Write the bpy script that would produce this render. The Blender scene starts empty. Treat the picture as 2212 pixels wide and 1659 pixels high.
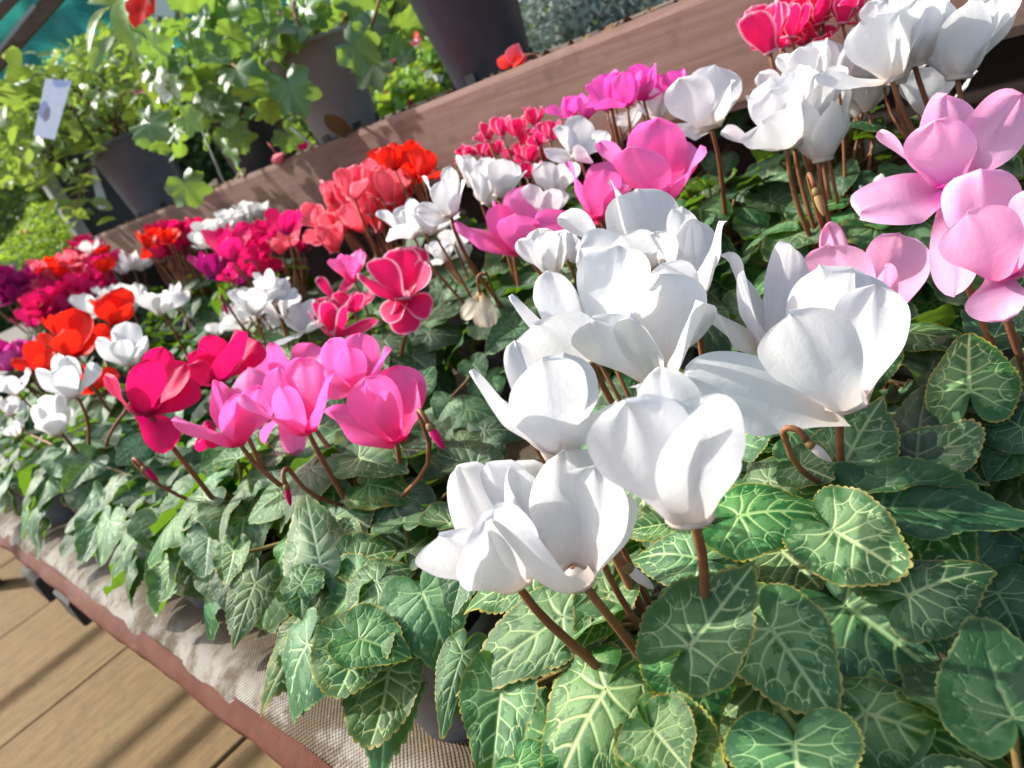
import bpy, math, random
import numpy as np
from mathutils import Vector, Matrix

# ------------------------------------------------------------------ camera, sky, sun, exposure
SC = bpy.context.scene
COL = SC.collection
CZ = 1.15                                   # camera height over the deck
FPX, PW, PH = 1680.6, 2212.0, 1659.0
RC = np.array([[0.62091796, -0.68973138, -0.37246679],     # camera right
               [-0.52774146, -0.01648257, -0.84924512],    # camera down
               [0.5796118, 0.72387772, -0.37423417]])      # camera forward
cam = bpy.data.cameras.new('camera')
cam.sensor_width = 36.0
cam.sensor_fit = 'HORIZONTAL'
cam.lens = 36.0 * FPX / PW
cam.clip_start = 0.02
cam.clip_end = 400
cam.dof.use_dof = True
cam.dof.focus_distance = 0.47
cam.dof.aperture_fstop = 10.5
co = bpy.data.objects.new('camera', cam)
COL.objects.link(co)
m = Matrix.Identity(4)
for i in range(3):
    m[i][0] = RC[0][i]; m[i][1] = -RC[1][i]; m[i][2] = -RC[2][i]
m[2][3] = CZ
co.matrix_world = m
SC.camera = co

SUN = Vector((-0.42, 1.0, 1.02)).normalized()
W = bpy.data.worlds.new('World'); SC.world = W; W.use_nodes = True
wn = W.node_tree
sky = wn.nodes.new('ShaderNodeTexSky')
sky.sky_type = 'NISHITA'; sky.sun_disc = False
sky.sun_elevation = math.asin(SUN.z); sky.sun_rotation = math.atan2(SUN.x, SUN.y)
sky.air_density = 0.9; sky.dust_density = 4.0; sky.ozone_density = 0.6
bg = wn.nodes['Background']; bg.inputs[1].default_value = 0.15
wn.links.new(sky.outputs[0], bg.inputs[0])
sl = bpy.data.lights.new('sun', 'SUN'); sl.energy = 3.3; sl.angle = math.radians(0.55); sl.color = (1.0, 0.965, 0.90)
so = bpy.data.objects.new('sun', sl); COL.objects.link(so)
so.rotation_euler = SUN.to_track_quat('Z', 'Y').to_euler()
so.location = (0, 0, 6)
SC.view_settings.view_transform = 'Standard'
SC.view_settings.look = 'None'
SC.view_settings.gamma = 1.0
SC.view_settings.exposure = 1.21
SC.view_settings.use_curve_mapping = False
SC.cycles.max_bounces = 8
SC.cycles.transparent_max_bounces = 8
SC.cycles.sample_clamp_indirect = 6.0

rng = random.Random(7)
U = rng.uniform

# ------------------------------------------------------------------ helpers: rays through the photograph's pixels to points of the place
def ray(u, v):
    d = np.array([(u - PW / 2) / FPX, (v - PH / 2) / FPX, 1.0])
    return Vector(RC.T @ d)                 # forward depth 1
def at_d(u, v, d): return Vector((0, 0, CZ)) + ray(u, v) * d
def at_z(u, v, z): r = ray(u, v); return Vector((0, 0, CZ)) + r * ((z - CZ) / r.z)
def at_x(u, v, x): r = ray(u, v); return Vector((0, 0, CZ)) + r * (x / r.x)
CROPS = {'A': (1100, 350, 800 / 2212), 'B': (1650, 500, 850 / 2169), 'C': (900, 900, 800 / 1361), 'D': (1700, 0, 800 / 1659),
         'E': (600, 600, 800 / 2212), 'F': (0, 500, 800 / 2212), 'G': (900, 0, 1000 / 2212), 'H': (300, 900, 700 / 2212),
         'I': (1600, 900, 900 / 1531), 'J': (0, 1000, 1000 / 1896), '0': (0, 0, 2500 / 2212.0)}
def cp(c, x, y):
    a, b, s = CROPS[c]; k = PW / 2500.0
    return ((a + x * s) * k, (b + y * s) * k)

def tag(o, label=None, cat=None, group=None, kind=None):
    if label: o['label'] = label
    if cat: o['category'] = cat
    if group: o['group'] = group
    if kind: o['kind'] = kind
    return o
def empty(name, loc, label=None, cat=None, group=None):
    o = bpy.data.objects.new(name, None); COL.objects.link(o)
    o.location = loc; o.empty_display_size = 0.02
    return tag(o, label, cat, group)
def mesh_np(name, V, F, mat=None, smooth=True, uv=None):
    me = bpy.data.meshes.new(name)
    me.from_pydata([tuple(map(float, v)) for v in V], [], [tuple(map(int, f)) for f in F])
    if mat: me.materials.append(mat)
    if smooth: me.polygons.foreach_set('use_smooth', [True] * len(me.polygons))
    if uv is not None:
        l = me.uv_layers.new(name='UVMap')
        idx = np.zeros(len(me.loops), dtype=np.int32); me.loops.foreach_get('vertex_index', idx)
        l.data.foreach_set('uv', np.asarray(uv, dtype=np.float32)[idx].ravel())
    me.update()
    return me
def fattr(me, name, vals):
    a = me.attributes.new(name, 'FLOAT', 'POINT'); a.data.foreach_set('value', np.asarray(vals, dtype=np.float32))
def obj(name, me, parent=None, mat4=None, mat=None):
    o = bpy.data.objects.new(name, me); COL.objects.link(o)
    if parent: o.parent = parent
    if mat4 is not None: o.matrix_local = mat4
    if mat is not None:
        if not me.materials: me.materials.append(mat)
        o.material_slots[0].link = 'OBJECT'; o.material_slots[0].material = mat
    return o
class MB:
    def __init__(s): s.V = []; s.F = []
    def add(s, V, F):
        n = len(s.V); s.V += [tuple(v) for v in V]; s.F += [tuple(i + n for i in f) for f in F]; return s
    def box(s, x0, x1, y0, y1, z0, z1, ch=0.0):
        if ch <= 0:
            V = [(x, y, z) for x in (x0, x1) for y in (y0, y1) for z in (z0, z1)]
            F = [(0, 1, 3, 2), (4, 6, 7, 5), (0, 4, 5, 1), (2, 3, 7, 6), (0, 2, 6, 4), (1, 5, 7, 3)]
            return s.add(V, F)
        V = []
        for (z, i) in ((z0, ch), (z0 + ch, 0), (z1 - ch, 0), (z1, ch)):
            V += [(x0 + i, y0 + i, z), (x1 - i, y0 + i, z), (x1 - i, y1 - i, z), (x0 + i, y1 - i, z)]
        F = [(3, 2, 1, 0), (12, 13, 14, 15)]
        for k in range(3):
            for j in range(4):
                F.append((k * 4 + j, k * 4 + (j + 1) % 4, k * 4 + 4 + (j + 1) % 4, k * 4 + 4 + j))
        return s.add(V, F)
    def tube(s, pts, rad, n=6, cap=True):
        pts = [Vector(p) for p in pts]
        if not hasattr(rad, '__len__'): rad = [rad] * len(pts)
        ref = Vector((0.3, 0.2, 1)).normalized(); V = []; F = []
        T0 = (pts[1] - pts[0]).normalized()
        nx = T0.orthogonal().normalized()
        for i, p in enumerate(pts):
            t = (pts[min(i + 1, len(pts) - 1)] - pts[max(i - 1, 0)]).normalized()
            nx = (nx - t * nx.dot(t)).normalized(); ny = t.cross(nx)
            for k in range(n):
                a = 2 * math.pi * k / n
                V.append(p + (nx * math.cos(a) + ny * math.sin(a)) * rad[i])
        for i in range(len(pts) - 1):
            for k in range(n):
                F.append((i * n + k, i * n + (k + 1) % n, (i + 1) * n + (k + 1) % n, (i + 1) * n + k))
        if cap:
            F.append(tuple(range(n - 1, -1, -1))); F.append(tuple((len(pts) - 1) * n + k for k in range(n)))
        return s.add(V, F)
    def lathe(s, prof, n=24, M=None):
        V = []; F = []
        for (r, z) in prof:
            for k in range(n):
                a = 2 * math.pi * k / n; v = Vector((r * math.cos(a), r * math.sin(a), z))
                V.append(M @ v if M else v)
        for i in range(len(prof) - 1):
            for k in range(n):
                F.append((i * n + k, i * n + (k + 1) % n, (i + 1) * n + (k + 1) % n, (i + 1) * n + k))
        return s.add(V, F)
    def mesh(s, name, mat=None, smooth=True): return mesh_np(name, s.V, s.F, mat, smooth)
    def obj(s, name, mat, parent=None, smooth=True): return obj(name, s.mesh(name, mat, smooth), parent)
def bez(a, b, c, d, n):
    out = []
    for i in range(n + 1):
        t = i / n; k = 1 - t
        out.append(a * k ** 3 + b * 3 * k * k * t + c * 3 * k * t * t + d * t ** 3)
    return out

# ------------------------------------------------------------------ materials
class NT:
    def __init__(s, name):
        s.m = bpy.data.materials.new(name); s.m.use_nodes = True; s.t = s.m.node_tree
        s.b = s.t.nodes['Principled BSDF']; s.out = s.t.nodes['Material Output']
    def n(s, typ, **kw):
        x = s.t.nodes.new(typ)
        for k, v in kw.items(): setattr(x, k, v)
        return x
    def l(s, a, b): s.t.links.new(a, b)
    def val(s, sock, v):
        if hasattr(v, 'is_output'): s.l(v, sock)
        else: sock.default_value = v
    def math(s, op, a, b=None, c=None, clamp=False):
        x = s.n('ShaderNodeMath', operation=op, use_clamp=clamp); s.val(x.inputs[0], a)
        if b is not None: s.val(x.inputs[1], b)
        if c is not None: s.val(x.inputs[2], c)
        return x.outputs[0]
    def smooth(s, x, lo, hi, a=0.0, b=1.0):
        r = s.n('ShaderNodeMapRange', interpolation_type='SMOOTHSTEP')
        s.val(r.inputs['Value'], x); r.inputs['From Min'].default_value = lo; r.inputs['From Max'].default_value = hi
        r.inputs['To Min'].default_value = a; r.inputs['To Max'].default_value = b
        return r.outputs[0]
    def mix(s, f, a, b, blend='MIX'):
        x = s.n('ShaderNodeMix', data_type='RGBA', blend_type=blend)
        s.val(x.inputs[0], f)
        for k, v in ((6, a), (7, b)):
            if hasattr(v, 'is_output'): s.l(v, x.inputs[k])
            else: x.inputs[k].default_value = (*v, 1) if len(v) == 3 else v
        return x.outputs[2]
    def noise(s, scale, detail=4, rough=0.55, vec=None, dist=0.0, col=False):
        x = s.n('ShaderNodeTexNoise'); x.inputs['Scale'].default_value = scale; x.inputs['Detail'].default_value = detail
        x.inputs['Roughness'].default_value = rough; x.inputs['Distortion'].default_value = dist
        if vec is not None: s.l(vec, x.inputs['Vector'])
        return x.outputs['Color' if col else 'Fac']
    def coord(s, which='Object', scale=None, rot=None):
        x = s.n('ShaderNodeTexCoord').outputs[which]
        if scale or rot:
            mp = s.n('ShaderNodeMapping'); s.l(x, mp.inputs[0])
            if scale: mp.inputs['Scale'].default_value = scale
            if rot: mp.inputs['Rotation'].default_value = rot
            x = mp.outputs[0]
        return x
    def bump(s, h, strength=0.3, dist=0.01):
        x = s.n('ShaderNodeBump'); x.inputs['Strength'].default_value = strength; x.inputs['Distance'].default_value = dist
        s.l(h, x.inputs['Height']); s.l(x.outputs[0], s.b.inputs['Normal']); return x.outputs[0]
    def attr(s, name): x = s.n('ShaderNodeAttribute'); x.attribute_name = name; return x.outputs['Fac']
    def rand(s): return s.n('ShaderNodeObjectInfo').outputs['Random']
    def base(s, c): s.val(s.b.inputs['Base Color'], c if hasattr(c, 'is_output') else (*c, 1))
    def rough(s, r, spec=None):
        s.val(s.b.inputs['Roughness'], r)
        if spec is not None: s.b.inputs['Specular IOR Level'].default_value = spec
    def translucent(s, col, fac, normal=None):
        t = s.n('ShaderNodeBsdfTranslucent'); s.val(t.inputs[0], col if hasattr(col, 'is_output') else (*col, 1))
        if normal is not None: s.l(normal, t.inputs[1])
        mx = s.n('ShaderNodeMixShader'); s.val(mx.inputs[0], fac)
        s.l(s.b.outputs[0], mx.inputs[1]); s.l(t.outputs[0], mx.inputs[2]); s.l(mx.outputs[0], s.out.inputs[0])

def petal_mat(name, tip, base, edge=None, trans=0.38, tcol=None, vary=0.12, grad=.42):
    k = NT(name)
    uv = k.n('ShaderNodeSeparateXYZ'); k.l(k.coord('UV'), uv.inputs[0])
    u, v = uv.outputs[0], uv.outputs[1]
    st = k.n('ShaderNodeCombineXYZ'); k.l(k.math('MULTIPLY', u, 2.0), st.inputs[0]); k.l(k.math('MULTIPLY', v, 34.0), st.inputs[1]); k.l(k.math('MULTIPLY', k.rand(), 50), st.inputs[2])
    streak = k.noise(1.0, 2, 0.5, st.outputs[0])
    c = k.mix(k.smooth(u, 0.02, grad), base, tip)
    c = k.mix(k.math('MULTIPLY', k.smooth(streak, 0.45, 0.75), 0.10), c, tuple(x * 0.62 for x in tip))
    if edge:
        ev = k.math('ABSOLUTE', k.math('SUBTRACT', v, 0.5))
        e = k.math('MAXIMUM', k.smooth(ev, 0.395, 0.46), k.smooth(u, 0.90, 0.975))
        c = k.mix(k.math('MULTIPLY', e, 0.75), c, edge)
    h = k.n('ShaderNodeHueSaturation'); k.l(c, h.inputs['Color'])
    h.inputs['Saturation'].default_value = 1.0
    k.l(k.math('MULTIPLY_ADD', k.rand(), vary, 1.0 - vary), h.inputs['Value'])
    k.base(h.outputs[0]); k.rough(0.55, 0.25)
    k.b.inputs['Sheen Weight'].default_value = 0.05
    fl_ = k.noise(7.0, 4, 0.6, k.coord('Object'), 0.6)
    nb = k.bump(k.math('ADD', k.math('MULTIPLY', streak, 0.15), k.math('MULTIPLY', fl_, 1.6)), 0.12, 0.004)
    k.translucent(h.outputs[0] if tcol is None else tcol, trans, nb)
    return k.m
PETAL = {
    'white': petal_mat('white petal', (0.74, 0.745, 0.745), (0.74, 0.655, 0.60), vary=0.06, trans=0.45),
    'orchid': petal_mat('orchid pink petal', (0.94, 0.24, 0.57), (0.86, 0.012, 0.17), vary=0.06, trans=0.5, tcol=(1.0, 0.15, 0.50), grad=.8),
    'magenta': petal_mat('magenta orchid petal', (0.82, 0.17, 0.58), (0.70, 0.03, 0.34), vary=0.1, trans=0.45, tcol=(0.9, 0.10, 0.5)),
    'pale': petal_mat('pale pink petal', (0.95, 0.52, 0.76), (0.52, 0.03, 0.34), vary=0.05, trans=0.48, tcol=(1.0, 0.42, 0.66), grad=.5),
    'edged': petal_mat('hot pink petal with white rim', (0.82, 0.016, 0.15), (0.66, 0.01, 0.10), (0.88, 0.55, 0.68), vary=0.08, trans=0.45),
    'coral': petal_mat('coral pink petal', (0.92, 0.12, 0.18), (0.88, 0.04, 0.07), (0.94, 0.36, 0.45), vary=0.1, trans=0.48),
    'red': petal_mat('scarlet petal', (0.90, 0.024, 0.010), (0.66, 0.006, 0.006), vary=0.12, trans=0.45),
    'crimson': petal_mat('crimson petal', (0.74, 0.008, 0.125), (0.50, 0.004, 0.11), vary=0.12, trans=.45),
    'purple': petal_mat('purple magenta petal', (0.42, 0.008, 0.17), (0.25, 0.006, 0.18), vary=0.2),
    'hot': petal_mat('hot pink petal', (0.80, 0.013, 0.17), (0.64, 0.006, 0.18), vary=0.15, trans=0.45),
    'faded': petal_mat('faded petal', (0.62, 0.56, 0.42), (0.50, 0.34, 0.14), vary=0.2),
}

def leaf_mat(name, dark, light, vein, rimc, under, vw=1.0, bl=0.6, rough=0.38, trans=0.22):
    k = NT(name)
    vd, bd, rm = k.attr('vein'), k.attr('blotch'), k.attr('rim')
    r = k.rand()
    ob = k.coord('Object'); off = k.n('ShaderNodeVectorMath', operation='ADD'); k.l(ob, off.inputs[0])
    cx = k.n('ShaderNodeCombineXYZ'); k.l(k.math('MULTIPLY', r, 37.0), cx.inputs[2]); k.l(k.math('MULTIPLY', r, 91.0), cx.inputs[0]); k.l(cx.outputs[0], off.inputs[1])
    n1 = k.noise(7.0, 5, 0.6, off.outputs[0]); n2 = k.noise(30.0, 5, 0.7, off.outputs[0]); n3 = k.noise(3.0, 2, 0.5, off.outputs[0])
    g = k.mix(k.smooth(n1, 0.3, 0.72), dark, tuple(a * 0.72 + b * 0.28 for a, b in zip(dark, light)))
    b_ = k.math('ADD', bd, k.math('ADD', k.math('MULTIPLY', k.math('SUBTRACT', n2, 0.5), 2.2), k.math('MULTIPLY', k.math('SUBTRACT', n1, 0.5), 1.4)))
    g = k.mix(k.math('MULTIPLY', k.smooth(b_, 0.24, 0.52), bl), g, light)
    vj = k.math('ADD', vd, k.math('MULTIPLY', k.math('SUBTRACT', n2, 0.5), 0.9))
    ve = k.smooth(vj, 1.95 * vw, 0.65 * vw)
    halo = k.math('MULTIPLY', k.smooth(vd, 4.6 * vw, 0.4), 0.34)
    g = k.mix(halo, g, light)
    g = k.mix(k.math('MULTIPLY', ve, k.math('MULTIPLY', k.smooth(n1, 0.25, 0.6, 0.65, 1.0), k.math('MULTIPLY_ADD', k.math('FRACT', k.math('MULTIPLY', r, 11.9)), 0.55, 0.5))), g, vein)
    g = k.mix(k.math('MULTIPLY', k.smooth(rm, 0.965, 0.995), k.smooth(n1, 0.3, 0.65, 0.15, 0.9)), g, rimc)
    age = k.math('MULTIPLY', k.smooth(k.math('FRACT', k.math('MULTIPLY', r, 17.3)), 0.86, 0.98), k.smooth(k.math('ADD', n1, k.math('MULTIPLY', rm, 0.25)), 0.62, 0.85))
    g = k.mix(k.math('MULTIPLY', age, 0.35), g, (0.26, 0.20, 0.045))
    # worn specks of dust and grit
    sp = k.noise(160.0, 2, 0.5, off.outputs[0])
    g = k.mix(k.math('MULTIPLY', k.smooth(sp, 0.70, 0.78), 0.35), g, (0.42, 0.44, 0.38))
    hs = k.n('ShaderNodeHueSaturation'); k.l(g, hs.inputs['Color'])
    k.l(k.math('MULTIPLY_ADD', k.math('FRACT', k.math('MULTIPLY', r, 7.13)), 0.05, 0.472), hs.inputs['Hue'])
    k.l(k.math('MULTIPLY_ADD', k.math('FRACT', k.math('MULTIPLY', r, 3.7)), 0.25, 0.95), hs.inputs['Saturation'])
    k.l(k.math('MULTIPLY_ADD', r, 0.55, 0.72), hs.inputs['Value'])
    bf = k.n('ShaderNodeNewGeometry').outputs['Backfacing']
    c = k.mix(bf, hs.outputs[0], under)
    k.base(c)
    k.rough(k.math('MULTIPLY_ADD', n3, 0.30, rough - 0.02), 0.34)
    hgt = k.math('ADD', k.math('MULTIPLY', k.smooth(vd, 3.2, 0.0), -0.9), k.math('MULTIPLY', n2, 0.5))
    hgt = k.math('ADD', hgt, k.math('MULTIPLY', n1, 0.35))
    nb = k.bump(hgt, 0.22, 0.010)
    k.translucent(k.mix(ve, (0.20, 0.42, 0.02), (0.40, 0.54, 0.06)), trans, nb)
    return k.m
LEAF = {
    'bold': leaf_mat('bold veined cyclamen leaf', (0.016, 0.080, 0.021), (0.100, 0.205, 0.080), (0.37, 0.50, 0.225), (0.34, 0.28, 0.06), (0.17, 0.30, 0.035), vw=1.1, bl=0.95, trans=.17),
    'fine': leaf_mat('fine veined cyclamen leaf', (0.021, 0.086, 0.026), (0.105, 0.200, 0.090), (0.34, 0.47, 0.22), (0.24, 0.31, 0.11), (0.17, 0.28, 0.04), vw=0.8, bl=0.8),
    'silver': leaf_mat('silvery cyclamen leaf', (0.028, 0.090, 0.042), (0.17, 0.27, 0.15), (0.33, 0.44, 0.28), (0.26, 0.36, 0.15), (0.18, 0.28, 0.05), vw=0.9, bl=0.9),
    'dark': leaf_mat('dark cyclamen leaf', (0.015, 0.056, 0.022), (0.060, 0.120, 0.058), (0.20, 0.29, 0.15), (0.17, 0.22, 0.08), (0.13, 0.23, 0.035), vw=0.7, bl=0.65),
}
def plain(name, c, rough=0.6, spec=0.4, var=None, scale=20, bump=0.0, bscale=80, bdist=0.002, metal=0.0):
    k = NT(name)
    if var:
        k.base(k.mix(k.smooth(k.noise(scale, 6, 0.62, k.coord()), 0.32, 0.7), c, var))
    else: k.base(c)
    k.rough(rough, spec); k.b.inputs['Metallic'].default_value = metal
    if bump: k.bump(k.noise(bscale, 5, 0.65, k.coord()), bump, bdist)
    return k.m
M_STEM = plain('cyclamen stem', (0.150, 0.046, 0.022), 0.55, 0.35, (0.225, 0.095, 0.036), 28, 0.5, 420, 0.0008)
M_STALK = plain('leaf stalk', (0.16, 0.09, 0.035), 0.5, 0.4, (0.22, 0.16, 0.05), 60)
M_CALYX = plain('calyx', (0.14, 0.11, 0.03), 0.6, 0.3, (0.20, 0.08, 0.03), 120)
M_POT = plain('grey plastic pot', (0.125, 0.120, 0.138), 0.48, 0.4, (0.190, 0.182, 0.195), 35, 0.15, 120, 0.0008)
M_POTD = plain('dark plastic pot', (0.115, 0.120, 0.145), 0.45, 0.4, (0.150, 0.156, 0.185), 10, 0.2, 40, 0.0015)
M_POTG = plain('mid grey plastic pot', (0.25, 0.25, 0.255), 0.5, 0.4, (0.20, 0.20, 0.21), 10, 0.2, 40, 0.0015)
M_SOIL = plain('potting soil', (0.020, 0.013, 0.009), 0.9, 0.2, (0.055, 0.035, 0.022), 90, 0.9, 200, 0.006)
M_BLACK = plain('black plastic', (0.018, 0.017, 0.018), 0.5, 0.4, (0.035, 0.032, 0.03), 40)
M_POSTM = plain('pale painted metal', (0.42, 0.43, 0.40), 0.5, 0.4, (0.30, 0.31, 0.28), 30, 0.2, 60, 0.001)

def wood_mat(name, a, b, dark, axis='Y', gs=1.0, rough=0.72, knots=True, moss=None):
    k = NT(name)
    sc = {'Y': (34 * gs, 1.6 * gs, 34 * gs), 'X': (1.6 * gs, 34 * gs, 34 * gs)}[axis]
    cs = k.coord('Object', sc)
    n1 = k.noise(1.0, 6, 0.62, cs, 0.8)
    ob = k.coord('Object')
    n2 = k.noise(9.0 * gs, 5, 0.6, ob); n3 = k.noise(70 * gs, 4, 0.7, cs)
    c = k.mix(k.smooth(n1, 0.32, 0.68), a, b)
    c = k.mix(k.math('MULTIPLY', k.smooth(n2, 0.55, 0.80), 0.5), c, dark)
    if knots:
        vo = k.n('ShaderNodeTexVoronoi', feature='DISTANCE_TO_EDGE'); vo.feature = 'F1'
        k.l(k.coord('Object', {'Y': (7, 3.0, 7), 'X': (3.0, 7, 7)}[axis]), vo.inputs['Vector']); vo.inputs['Scale'].default_value = 1.0
        kd = k.math('ADD', vo.outputs['Distance'], k.math('MULTIPLY', k.math('SUBTRACT', n2, 0.5), 0.12))
        c = k.mix(k.math('MULTIPLY', k.smooth(kd, 0.17, 0.05), 0.6), c, dark)
    c = k.mix(k.math('MULTIPLY', k.smooth(n3, 0.6, 0.74), 0.42), c, dark)
    if moss:
        c = k.mix(k.math('MULTIPLY', k.smooth(k.noise(3.5, 5, 0.7, ob), 0.52, 0.72), 0.55), c, moss)
    if moss:
        n5 = k.noise(260, 3, 0.6, ob); n6 = k.noise(18, 5, 0.7, ob)
        c = k.mix(k.math('MULTIPLY', k.smooth(k.math('ADD', n5, k.math('MULTIPLY', k.math('SUBTRACT', n6, .5), .9)), 0.46, 0.70), 0.5), c, dark)
        c = k.mix(k.math('MULTIPLY', k.smooth(n6, 0.5, 0.75), 0.3), c, b)
    else:
        n6 = k.noise(13, 6, 0.72, ob)
        c = k.mix(k.math('MULTIPLY', k.smooth(n6, 0.50, 0.78), 0.55), c, dark)
    k.base(c); k.rough(rough, 0.3)
    k.bump(k.math('ADD', n1, k.math('MULTIPLY', n3, 0.5)), 0.35, 0.004)
    return k.m
M_RISER = wood_mat('brown stained timber', (0.150, 0.078, 0.054), (0.190, 0.116, 0.092), (0.040, 0.022, 0.018), gs=2.0)
M_SLAT = wood_mat('weathered shelf timber', (0.20, 0.145, 0.09), (0.13, 0.085, 0.06), (0.05, 0.035, 0.022), moss=(0.15, 0.13, 0.05))
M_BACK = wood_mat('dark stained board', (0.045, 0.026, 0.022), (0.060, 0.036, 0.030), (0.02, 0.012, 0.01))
M_DECK = wood_mat('weathered deck timber', (0.185, 0.120, 0.050), (0.122, 0.079, 0.033), (0.058, 0.038, 0.018), axis='X', gs=2.2, rough=0.85, knots=False, moss=(0.14, 0.115, 0.036))
M_BEAM = wood_mat('roof timber', (0.12, 0.07, 0.05), (0.16, 0.10, 0.07), (0.05, 0.03, 0.02), axis='X')

def mat_cover():
    k = NT('woven bench cover')
    ob = k.coord('Object')
    # plain weave: two crossed sets of threads
    sx = k.n('ShaderNodeSeparateXYZ'); k.l(k.coord('UV'), sx.inputs[0])
    wob = k.math('MULTIPLY', k.noise(6, 3, 0.5, ob), 3.0)
    a = k.math('SINE', k.math('ADD', k.math('MULTIPLY', sx.outputs[0], 2 * math.pi / 0.0050), wob))
    b = k.math('SINE', k.math('ADD', k.math('MULTIPLY', sx.outputs[1], 2 * math.pi / 0.0050), wob))
    wv = k.math('MULTIPLY', a, b)
    wv = k.math('MULTIPLY_ADD', wv, 0.5, 0.5)
    n1 = k.noise(9, 6, 0.65, ob); n2 = k.noise(34, 5, 0.7, ob); n3 = k.noise(3.2, 4, 0.6, ob)
    c = k.mix(k.smooth(n1, 0.35, 0.68), (0.074, 0.055, 0.031), (0.122, 0.096, 0.062))
    c = k.mix(k.math('MULTIPLY', k.smooth(k.math('ADD', n3, k.math('MULTIPLY', n2, 0.35)), 0.70, 0.95), 0.5), c, (0.22, 0.21, 0.195))
    n4 = k.noise(150, 3, 0.6, ob)
    c = k.mix(k.math('MULTIPLY', k.smooth(k.math('ADD', n4, k.math('MULTIPLY', k.math('SUBTRACT', n2, .5), .8)), 0.50, 0.72), 0.55), c, (0.055, 0.042, 0.028))
    c = k.mix(k.math('MULTIPLY', k.smooth(n4, 0.36, 0.24), 0.35), c, (0.42, 0.40, 0.37))
    c = k.mix(k.math('MULTIPLY', k.smooth(k.noise(22, 4, 0.7, ob), 0.52, 0.70), 0.8), c, (0.110, 0.060, 0.026))
    c = k.mix(k.math('MULTIPLY', k.smooth(k.noise(12, 4, 0.6, ob), 0.60, 0.76), 0.5), c, (0.19, 0.19, 0.06))
    c = k.mix(k.math('MULTIPLY', k.smooth(k.noise(5.5, 4, 0.6, ob), 0.58, 0.74), 0.6), c, (0.13, 0.12, 0.12))
    c = k.mix(k.math('MULTIPLY', k.smooth(wv, 0.55, 0.10, 0.0, 0.8), k.smooth(n1, 0.3, 0.6, 0.35, 1.0)), c, (0.085, 0.06, 0.04))
    # crust of lime along the fold
    cr = k.n('ShaderNodeSeparateXYZ'); k.l(ob, cr.inputs[0])
    fold = k.math('MULTIPLY', k.smooth(cr.outputs[0], 0.165, 0.118), k.smooth(k.math('ADD', n2, n1), 0.85, 1.15))
    c = k.mix(k.math('MULTIPLY', fold, 0.8), c, (0.30, 0.285, 0.26))
    k.base(c); k.rough(0.8, 0.25)
    k.bump(k.math('ADD', wv, k.math('MULTIPLY', n2, 0.8)), 0.85, 0.0018)
    return k.m
def mat_lip():
    k = NT('faded pink edging')
    ob = k.coord('Object'); n1 = k.noise(14, 5, 0.65, ob); n2 = k.noise(60, 4, 0.7, ob)
    c = k.mix(k.smooth(n1, 0.35, 0.7), (0.070, 0.020, 0.011), (0.105, 0.036, 0.022))
    c = k.mix(k.math('MULTIPLY', k.smooth(k.math('ADD', n2, k.math('MULTIPLY', k.math('SUBTRACT', n1, .5), .6)), 0.50, 0.72), 0.75), c, (0.065, 0.032, 0.024))
    c = k.mix(k.math('MULTIPLY', k.smooth(k.noise(30, 5, 0.7, k.coord('Object', (1, .25, 1))), 0.56, 0.7), 0.5), c, (0.125, 0.070, 0.05))
    w = k.n('ShaderNodeTexWave', bands_direction='Y'); k.l(ob, w.inputs['Vector']); w.inputs['Scale'].default_value = 90; w.inputs['Distortion'].default_value = 1.0
    mz = k.n('ShaderNodeSeparateXYZ'); k.l(ob, mz.inputs[0])
    c = k.mix(k.math('MULTIPLY', k.smooth(mz.outputs[2], 0.668, 0.655), k.smooth(n1, 0.5, 0.65)), c, (0.30, 0.31, 0.07))
    k.base(c); k.rough(0.7, 0.15)
    k.bump(k.math('ADD', w.outputs['Fac'], k.math('MULTIPLY', n2, 1.5)), 0.35, 0.0012)
    return k.m
M_COVER = mat_cover(); M_LIP = mat_lip()

# ------------------------------------------------------------------ setting: ground, deck
gm = plain('garden ground', (0.09, 0.075, 0.05), 0.95, 0.2, (0.07, 0.095, 0.035), 1.5, 0.6, 30, 0.02)
tag(MB().box(-150, 150, -150, 150, -0.30, -0.075).obj('ground', gm, smooth=False), kind='structure')
deck = tag(MB().box(-3.2, 2.6, -1.5, 7.0, -0.07, -0.034).obj('deck', M_BLACK, smooth=False), kind='structure')
joints = [-1.5, -0.71, 0.105, 0.921, 1.737, 2.554, 3.316, 4.10, 4.9, 5.7, 6.5]
for a, b in zip(joints[:-1], joints[1:]):
    g = 0.0035 if abs(b - 2.554) < .01 or abs(b - 3.316) < .01 else 0.008
    MB().box(-3.2, 2.6, a + 0.003, b - g, -0.031, 0.0 + U(-0.0015, 0.0015), 0.004).obj('plank', M_DECK, deck, smooth=False)

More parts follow.
